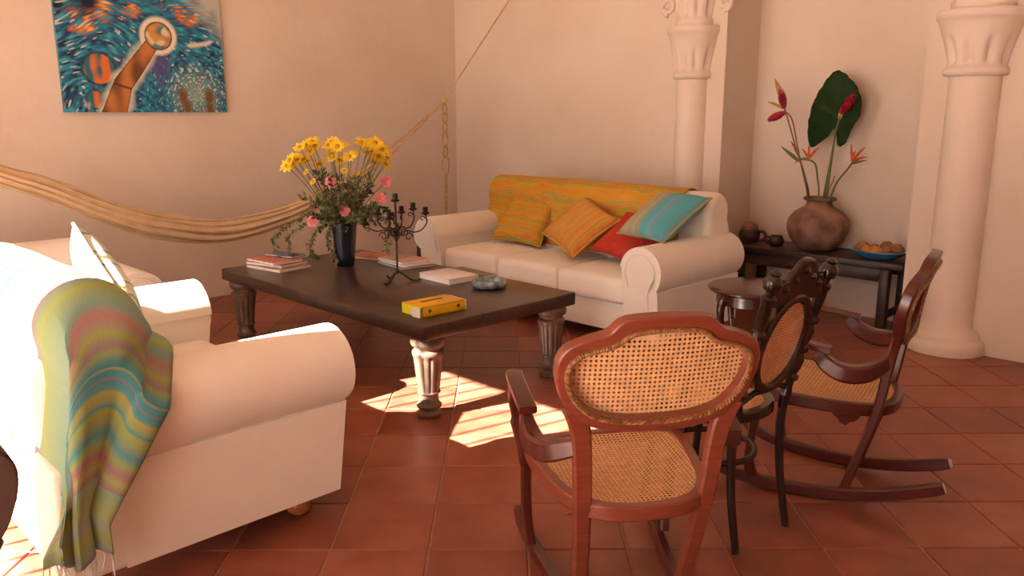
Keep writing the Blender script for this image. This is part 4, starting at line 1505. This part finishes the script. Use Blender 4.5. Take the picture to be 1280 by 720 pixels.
z = TZ
for lb, cx, cy, ww, dd, hh, rz, cv in (('pale magazine at the bottom of the pile on the far left of the table', 2.56, 4.68, .25, .34, .020, 8, 'tan_cover'),
                                      ('grey magazine in the middle of the pile on the far left of the table', 2.56, 4.70, .23, .32, .018, 14, 'grey_cover'),
                                      ('rust and cream striped magazine near the top of the left pile', 2.54, 4.69, .22, .30, .018, 4, 'striped_cover'),
                                      ('blue magazine lying crosswise on top of the left pile', 2.63, 4.72, .12, .24, .012, 15, 'blue_cover')):
    t = paper_stack('magazine', lb, 'magazine', (cx, cy), ww, dd, hh, rz, cv, z=z, group='magazines on the coffee table')
    if cv == 'striped_cover':
        for ch in t.children:
            if ch.name.startswith(('front', 'back', 'spine')):
                striped_uv(ch)
    z += hh + .002
z = TZ
for lb, cx, cy, ww, dd, hh, rz, cv in (('dark thin magazine at the bottom of the pile behind the candelabra', 3.20, 4.19, .25, .33, .009, -8, 'grey_cover'),
                                      ('pale magazine in the pile behind the candelabra', 3.21, 4.20, .23, .31, .010, -4, 'pale_cover'),
                                      ('brown picture magazine on top of the pile behind the candelabra', 3.20, 4.22, .21, .28, .016, -2, 'tan_cover')):
    t = paper_stack('magazine', lb, 'magazine', (cx, cy), ww, dd, hh, rz, cv, z=z, group='magazines on the coffee table')
    z += hh + .002
paper_stack('magazine', 'rust coloured magazine half hidden behind the flower vase', 'magazine', (3.20, 4.58), .20, .27, .014, 20, 'rust_cover', group='magazines on the coffee table')
paper_stack('book', 'thick pale hardback book lying near the front of the table', 'book', (3.09, 3.635), .225, .29, .032, -2, 'pale_cover', 'paper')
paper_stack('book', 'olive and grey picture book lying at the sofa edge of the table', 'book', (3.285, 3.66), .13, .33, .014, -3, 'olive_cover')

# glazed ashtray
t = thing('ashtray', 'round blue-grey glazed ashtray with a twisted rim', 'ashtray', (3.10, 3.29, TZ + E))


def twist(a, z_):
    return 1 + .008 * sin(28 * a + z_ * 160)


MB().lathe([(.075, 0), (.092, .004), (.102, .018), (.102, .032), (.093, .044), (.084, .045), (.078, .036), (.074, .018), (.05, .012), (.001, .010)], 84, mod=twist, cap=False).build('bowl', 'ash_glaze', t, 60)

# yellow box with a slot and an open end flap
t = thing('tissue_box', 'yellow cardboard box with a slot in its lid and a white end flap', 'box', (2.515, 3.075, TZ + E), R(-3))
bw_, bd_, bh_ = .27, .165, .052
bevel(MB().box((0, 0, bh_ / 2), (bw_, bd_, bh_)).build('carton', 'box_yellow', t, 0), .0015, 1)
MB().box((-bw_ / 2 - .0006, 0, bh_ / 2), (.001, bd_ - .004, bh_ - .003)).build('end_panel', 'box_bright', t, 0)
MB().box((.0, .018, bh_ + .0004), (.135, .016, .001)).build('slot', 'box_dark', t, 0)
MB().box((.025, -.030, bh_ + .0004), (.055, .028, .0008)).build('emblem', 'box_rose', t, 0)
fl = MB().prism([(-bd_ / 2, .001), (-bd_ / 2, bh_ - .001), (-bd_ / 2 + .045, bh_ - .004), (-bd_ / 2 + .068, bh_ * .62), (-bd_ / 2 + .070, .012), (-bd_ / 2 + .055, .001)], lambda a, b_: V((-bw_ / 2 - .010 - .06 * (a + bd_ / 2), a, b_)), lambda a, b_: V((-bw_ / 2 - .0085 - .06 * (a + bd_ / 2), a, b_)))
fl.build('end_flap', 'flap_white', t, 0)
fl = MB().prism([(-bd_ / 2, .003), (-bd_ / 2, bh_), (bd_ / 2 - .03, bh_), (bd_ / 2, bh_ * .5), (bd_ / 2 - .02, .003)], lambda a, b_: V((bw_ / 2 + .004, a, b_)), lambda a, b_: V((bw_ / 2 + .0055, a, b_)))
fl.build('end_flap', 'flap_white', t, 0)
for yy_, zz_ in ((-bd_ / 2 - .0003, bh_ - .004), (-bd_ / 2 - .0003, .004)):
    mb = MB()
    for k in range(22):
        mb.box((-bw_ / 2 + .012 + k * .0115, yy_, zz_), (.006, .0008, .004))
    mb.build('printed_border', 'box_green', t, 0, kind='stuff')
mb = MB()
for k in range(22):
    mb.box((-bw_ / 2 + .012 + k * .0115, -bd_ / 2 + .005, bh_ + .0003), (.006, .004, .0008))
mb.build('printed_border', 'box_green', t, 0, kind='stuff')
MB().box((-bw_ / 2 + .003, -bd_ / 2 - .0004, bh_ / 2), (.006, .0008, bh_)).build('edge_print', 'box_green', t, 0)
for x in (-.085, .09):
    MB().lathe([(.010, 0), (.010, .0008)], 16, (x, -bd_ / 2 - .0002, bh_ / 2 + .002), Matrix.Rotation(R(90), 3, 'X')).build('printed_mark', 'box_green', t, 0)

# upright piece standing in for a thin dark sliver beside the long sofa's far arm
o = MB().box((0, 0, .205), (.05, .05, .41)).build('dark_strip', 'box_dark', smooth=0)
o.location = (4.03, 5.075, 0.001)
o.rotation_euler = (0, 0, R(20))
bevel(o, .004, 2)
tag(o, 'narrow dark upright strip beside the far arm of the long sofa', 'board')

# wrought-iron candelabra
CB = V((2.826, 3.784, TZ + E))
t = thing('candelabra', 'black wrought-iron candelabra with scrolled arms on the coffee table', 'candelabra', tuple(CB))
MB().tube([V((0, 0, .045)), V((0, 0, .2)), V((0, 0, .47))], .0055, 8).build('pole', 'iron', t)


def cup(p, parent, s_=1):
    MB().lathe([(.006, -.012), (.020 * s_, -.006), (.024 * s_, 0), (.024 * s_, .003), (.012, .004), (.014 * s_, .006), (.015 * s_, .034 * s_), (.012 * s_, .034 * s_), (.011 * s_, .008), (.001, .007)], 16, p, cap=False).build('candle_cup', 'iron', parent, 50)


cup(V((0, 0, .475)), t, 1.1)
for k in range(3):
    a = R(-45 + 120 * k + 5)
    d = V((cos(a), sin(a), 0))
    MB().tube(catmull([V((0, 0, .06)), d * .03 + V((0, 0, .045)), d * .075 + V((0, 0, .012)), d * .115 + V((0, 0, .005)), d * .135 + V((0, 0, .012))], 5), .005, 7).build('foot', 'iron', t)
for k, (aa, rd, zt) in enumerate(((-52, .175, .405), (-38, .10, .425), (128, .185, .335), (142, .10, .40), (40, .15, .39), (-140, .15, .39))):
    a = R(aa)
    d = V((cos(a), sin(a), 0))
    z0 = .235 + .02 * (k % 2)
    h_ = zt - .012
    pts = [V((0, 0, z0)), d * rd * .14 + V((0, 0, z0 + .040)), d * rd * .34 + V((0, 0, z0 + .066)), d * rd * .62 + V((0, 0, z0 + .058)), d * rd * .88 + V((0, 0, z0 + .075)), d * rd * 1.04 + V((0, 0, (z0 + .075 + h_) / 2)), d * rd + V((0, 0, h_))]
    ar = MB().tube(catmull(pts, 6), .0042, 7).build('arm', 'iron', t)
    cup(d * rd + V((0, 0, zt)), ar)
    sp = [d * (rd * .42 + (.030 - .0018 * q) * cos(q * .5) * .8) + V((0, 0, z0 + .028 + (.030 - .0018 * q) * sin(q * .5))) for q in range(14)]
    MB().tube(sp, .0035, 6).build('scroll', 'iron', ar)
    sp = [d * (rd - .018 + (.016 - .001 * q) * cos(q * .55)) + V((0, 0, zt - .034 + (.016 - .001 * q) * sin(q * .55))) for q in range(12)]
    MB().tube(sp, .003, 6).build('scroll', 'iron', ar)

# ------------------------------------------------------------------ flower vase
VB = V((2.898, 4.431, TZ + E))
vase = MB().lathe([(.050, 0), (.056, .004), (.062, .06), (.072, .16), (.080, .245), (.084, .27), (.084, .278), (.078, .278), (.073, .255), (.06, .08), (.001, .02)], 32, mod=lambda a, z_: 1 + .02 * cos(8 * a), cap=False).build('vase', 'navy_glaze', smooth=50)
vase.location = VB
tag(vase, 'tall dark navy vase of flowers on the coffee table', 'vase')

DL = [(-0.210, 0.129, 0.756), (-0.153, 0.150, 0.767), (-0.142, 0.094, 0.789), (-0.108, 0.120, 0.758), (-0.122, 0.139, 0.732), (-0.286, 0.160, 0.643), (-0.277, 0.138, 0.678), (-0.178, 0.249, 0.682), (-0.221, 0.145, 0.675), (-0.245, 0.163, 0.650), (-0.111, 0.222, 0.663), (-0.176, 0.154, 0.677), (-0.071, 0.142, 0.643)]
DM = [(-0.062, 0.041, 0.763), (-0.029, 0.050, 0.783), (-0.054, -0.049, 0.761), (0.016, 0.004, 0.762), (-0.012, 0.092, 0.704), (-0.038, 0.030, 0.685), (0.011, 0.036, 0.670), (0.013, 0.016, 0.662), (-0.013, -0.111, 0.698), (0.073, -0.021, 0.705)]
DR = [(0.098, -0.089, 0.779), (0.102, -0.166, 0.777), (0.098, -0.230, 0.783), (0.204, -0.124, 0.752), (0.109, -0.130, 0.716), (0.153, -0.111, 0.718), (0.181, -0.098, 0.651), (0.183, -0.142, 0.692), (0.237, -0.143, 0.716), (0.189, -0.229, 0.687), (0.226, -0.163, 0.643), (0.171, -0.199, 0.738)]
BUD = [(0.126, -0.029, 0.585), (0.175, -0.092, 0.546), (-0.034, -0.083, 0.613), (-0.198, 0.091, 0.604), (-0.162, 0.076, 0.543)]
PK = [((0.037, 0.067, 0.366), 'pink carnation in the middle of the bouquet, just above the vase'), ((-0.061, 0.030, 0.539), 'pink flower deep in the bouquet below the yellow daisies'), ((-0.135, 0.153, 0.293), 'pink flower drooping left of the vase rim'),
      ((0.145, -0.210, 0.437), 'pink flower beside the top candle cup'), ((0.192, -0.203, 0.538), 'pink flower at the upper right of the bouquet')]
PK[0] = ((-.045, -.08, .366), PK[0][1])
PK[2] = ((-.17, .09, .293), PK[2][1])
TOC = V((-.706, -.708, .35))     # way the blooms tend to face: toward the light and the room


def stem_path(p, lean=.3):
    b0 = V((random.uniform(-.03, .03), random.uniform(-.03, .03), .10))
    mth = V((p[0] * .22 + random.uniform(-.02, .02), p[1] * .22 + random.uniform(-.02, .02), .285))
    q = V(p)
    return catmull([b0, mth, mth.lerp(q, .55) + V((0, 0, .02)), q], 4)


def daisy_head(rad, seed, n_=13):
    rnd = random.Random(seed)
    mb = MB()
    for k in range(n_):
        a = 2 * pi * k / n_ + rnd.uniform(-.1, .1)
        d = V((cos(a), sin(a), 0))
        s_ = V((-sin(a), cos(a), 0))
        L = rad * rnd.uniform(.88, 1.1)
        up_ = rnd.uniform(.0, .35)
        vs_ = [d * rad * .15, d * L * .55 + s_ * rad * .19 + V((0, 0, L * up_ * .5)), d * L + s_ * rad * .1 + V((0, 0, L * up_ * .7)), d * L - s_ * rad * .1 + V((0, 0, L * up_ * .7)), d * L * .55 - s_ * rad * .19 + V((0, 0, L * up_ * .5))]
        mb.add(vs_, [(0, 1, 2, 3, 4)])
    return mb


HEADS = []
for s_ in range(4):
    o = daisy_head(.036, s_).build('petals', 'yellow_petal', smooth=0)
    HEADS.append(o.data)
    bpy.data.objects.remove(o)
o = MB().lathe([(.0005, -.003), (.011, -.001), (.0115, .004), (.008, .009), (.001, .011)], 12, cap=False).build('flower_centre', 'amber', smooth=60)
CENTRE = o.data
bpy.data.objects.remove(o)


def part(name, me, parent, loc=(0, 0, 0), rot=None, sc=1):
    o = bpy.data.objects.new(name, me)
    COL.objects.link(o)
    o.parent = parent
    o.location = loc
    if rot is not None:
        o.rotation_mode = 'QUATERNION'
        o.rotation_quaternion = rot
    o.scale = (sc, sc, sc)
    return o


def daisy(p, label, group, sc=1.0):
    t = thing('yellow_daisy', label, 'flower', tuple(VB), 0, group)
    MB().tube(stem_path(p), .0022, 5).build('stem', 'stem_green', t)
    f = (V((p[0], p[1], .25)).normalized() * .8 + TOC * random.uniform(.4, 1.1) + V((random.uniform(-.4, .4), random.uniform(-.4, .4), random.uniform(-.2, .4)))).normalized()
    q = f.to_track_quat('Z', 'Y')
    part('petals', random.choice(HEADS), t, p, q, sc)
    part('flower_centre', CENTRE, t, p, q, sc)


for L, lb in ((DL, 'yellow daisy in the left cluster of the bouquet'), (DM, 'yellow daisy in the middle cluster of the bouquet'), (DR, 'yellow daisy in the right cluster of the bouquet')):
    for p in L:
        daisy(p, lb, lb.replace('yellow daisy', 'daisies'), random.uniform(1.15, 1.45))
for p in BUD:
    daisy(p, 'small half-open yellow daisy low among the bouquet leaves', 'half-open daisies', .7)
for p, lb in PK:
    t = thing('pink_flower', lb, 'flower', tuple(VB))
    MB().tube(stem_path(p), .0025, 5).build('stem', 'stem_green', t)
    mb = MB()
    rnd = random.Random(len(lb))
    f = (TOC + V((p[0], p[1], 0)) * 2).normalized()
    q = f.to_track_quat('Z', 'Y').to_matrix()
    for ringr, nn_, tl in ((.040, 7, .15), (.028, 6, .5), (.016, 5, .9)):
        for k in range(nn_):
            a = 2 * pi * k / nn_ + rnd.uniform(-.3, .3)
            d = V((cos(a), sin(a), 0))
            s_ = V((-sin(a), cos(a), 0))
            vs_ = [V((0, 0, 0)), d * ringr * .6 + s_ * ringr * .45 + V((0, 0, ringr * tl * .6)), d * ringr + s_ * ringr * .25 + V((0, 0, ringr * tl + rnd.uniform(-.004, .006))), d * ringr * .9 + V((0, 0, ringr * tl)), d * ringr - s_ * ringr * .25 + V((0, 0, ringr * tl + rnd.uniform(-.004, .006))), d * ringr * .6 - s_ * ringr * .45 + V((0, 0, ringr * tl * .6))]
            mb.add([V(p) + q @ v_ for v_ in vs_], [(0, 1, 2, 3), (0, 3, 4, 5)])
    mb.build('petals', 'pink_petal', t, 0)


def sprig(name, label, pts, nleaf, lsize, group, mat='leaf_green', smat='stem_green', seed=0):
    rnd = random.Random(seed)
    t = thing(name, label, 'foliage', tuple(VB), 0, group)
    P = catmull([V(p) for p in pts], 8)
    MB().tube(P, [.0028 - .0016 * i / len(P) for i in range(len(P))], 5).build('stem', smat, t)
    mb = MB()
    for k in range(nleaf):
        x = (.12 + .88 * k / nleaf) * (len(P) - 1)
        i = min(len(P) - 2, int(x))
        p = P[i].lerp(P[i + 1], x - i)
        tg_ = (P[i + 1] - P[i]).normalized()
        rv = V((rnd.gauss(0, 1), rnd.gauss(0, 1), rnd.gauss(0, 1)))
        d = (rv - tg_ * rv.dot(tg_)).normalized() * .8 + tg_ * .5
        d.normalize()
        s_ = d.cross(V((rnd.gauss(0, 1), rnd.gauss(0, 1), rnd.gauss(0, 1)))).normalized()
        L = lsize * rnd.uniform(.6, 1.3)
        mb.add([p, p + d * L * .5 + s_ * L * .26, p + d * L, p + d * L * .5 - s_ * L * .26], [(0, 1, 2, 3)])
    mb.build('leaves', mat, t, 0, kind='stuff')


TR = [([(-0.080, 0.010, 0.287), (-0.150, 0.079, 0.338), (-0.234, 0.163, 0.303), (-0.308, 0.237, 0.236), (-0.347, 0.276, 0.165), (-0.330, 0.259, 0.061)], 'trailing leafy vine reaching farthest left over the table'),
      ([(-0.080, 0.010, 0.287), (-0.133, 0.062, 0.318), (-0.188, 0.117, 0.277), (-0.274, 0.202, 0.200), (-0.278, 0.207, 0.098), (-0.258, 0.186, 0.061)], 'trailing leafy vine second from the left, below the daisies'),
      ([(-0.045, -0.026, 0.287), (-0.106, 0.035, 0.287), (-0.151, 0.080, 0.226), (-0.182, 0.111, 0.149), (-0.178, 0.106, 0.082), (-0.157, 0.086, 0.046)], 'trailing leafy vine hanging midway left of the vase'),
      ([(-0.034, -0.037, 0.297), (-0.071, -0.000, 0.252), (-0.102, 0.031, 0.175), (-0.087, 0.016, 0.098), (-0.067, -0.003, 0.020)], 'trailing leafy vine close against the left of the vase'),
      ([(0.009, -0.080, 0.297), (0.039, -0.109, 0.328), (0.089, -0.160, 0.338), (0.153, -0.223, 0.308), (0.176, -0.246, 0.226), (0.155, -0.225, 0.098)], 'trailing leafy vine hanging behind the candelabra arms'),
      ([(-0.019, -0.051, 0.297), (0.010, -0.080, 0.303), (-0.015, -0.065, 0.262), (-0.046, -0.045, 0.216)], 'short leafy vine curling over the front of the vase rim'),
      ([(0.03, -0.06, 0.297), (0.09, -0.12, 0.36), (0.16, -0.19, 0.37), (0.21, -0.24, 0.32), (0.235, -0.265, 0.25)], 'dark leafy vine arching into the candelabra')]
for k, (p, lb) in enumerate(TR):
    sprig('trailing_vine', lb, [(p[0][0] * .5, p[0][1] * .5, .15)] + p, 120, .032, 'trailing vines', 'leaf_green' if k < 6 else 'leaf_dark', seed=k)
rnd = random.Random(21)
for k in range(44):
    a = 2 * pi * k / 22 + rnd.uniform(-.1, .1)
    side_ = sin(a - R(45.1))       # spread more across the view of the vase's broad side
    rd = rnd.uniform(.10, .28)
    hgt = rnd.uniform(.34, .62) if k < 22 else rnd.uniform(.27, .42)
    d = V((cos(a), sin(a), 0))
    p = [V((0, 0, .12)), d * .05 + V((0, 0, .285)), d * rd * .55 + V((0, 0, .285 + (hgt - .285) * .6)), d * rd + V((0, 0, hgt))]
    sprig('leafy_sprig', 'leafy sprig in the dense greenery of the bouquet', p, 60, .036, 'leafy sprigs of the bouquet', 'leaf_green' if k % 3 else 'leaf_dusk', 'stalk_brown', seed=50 + k)
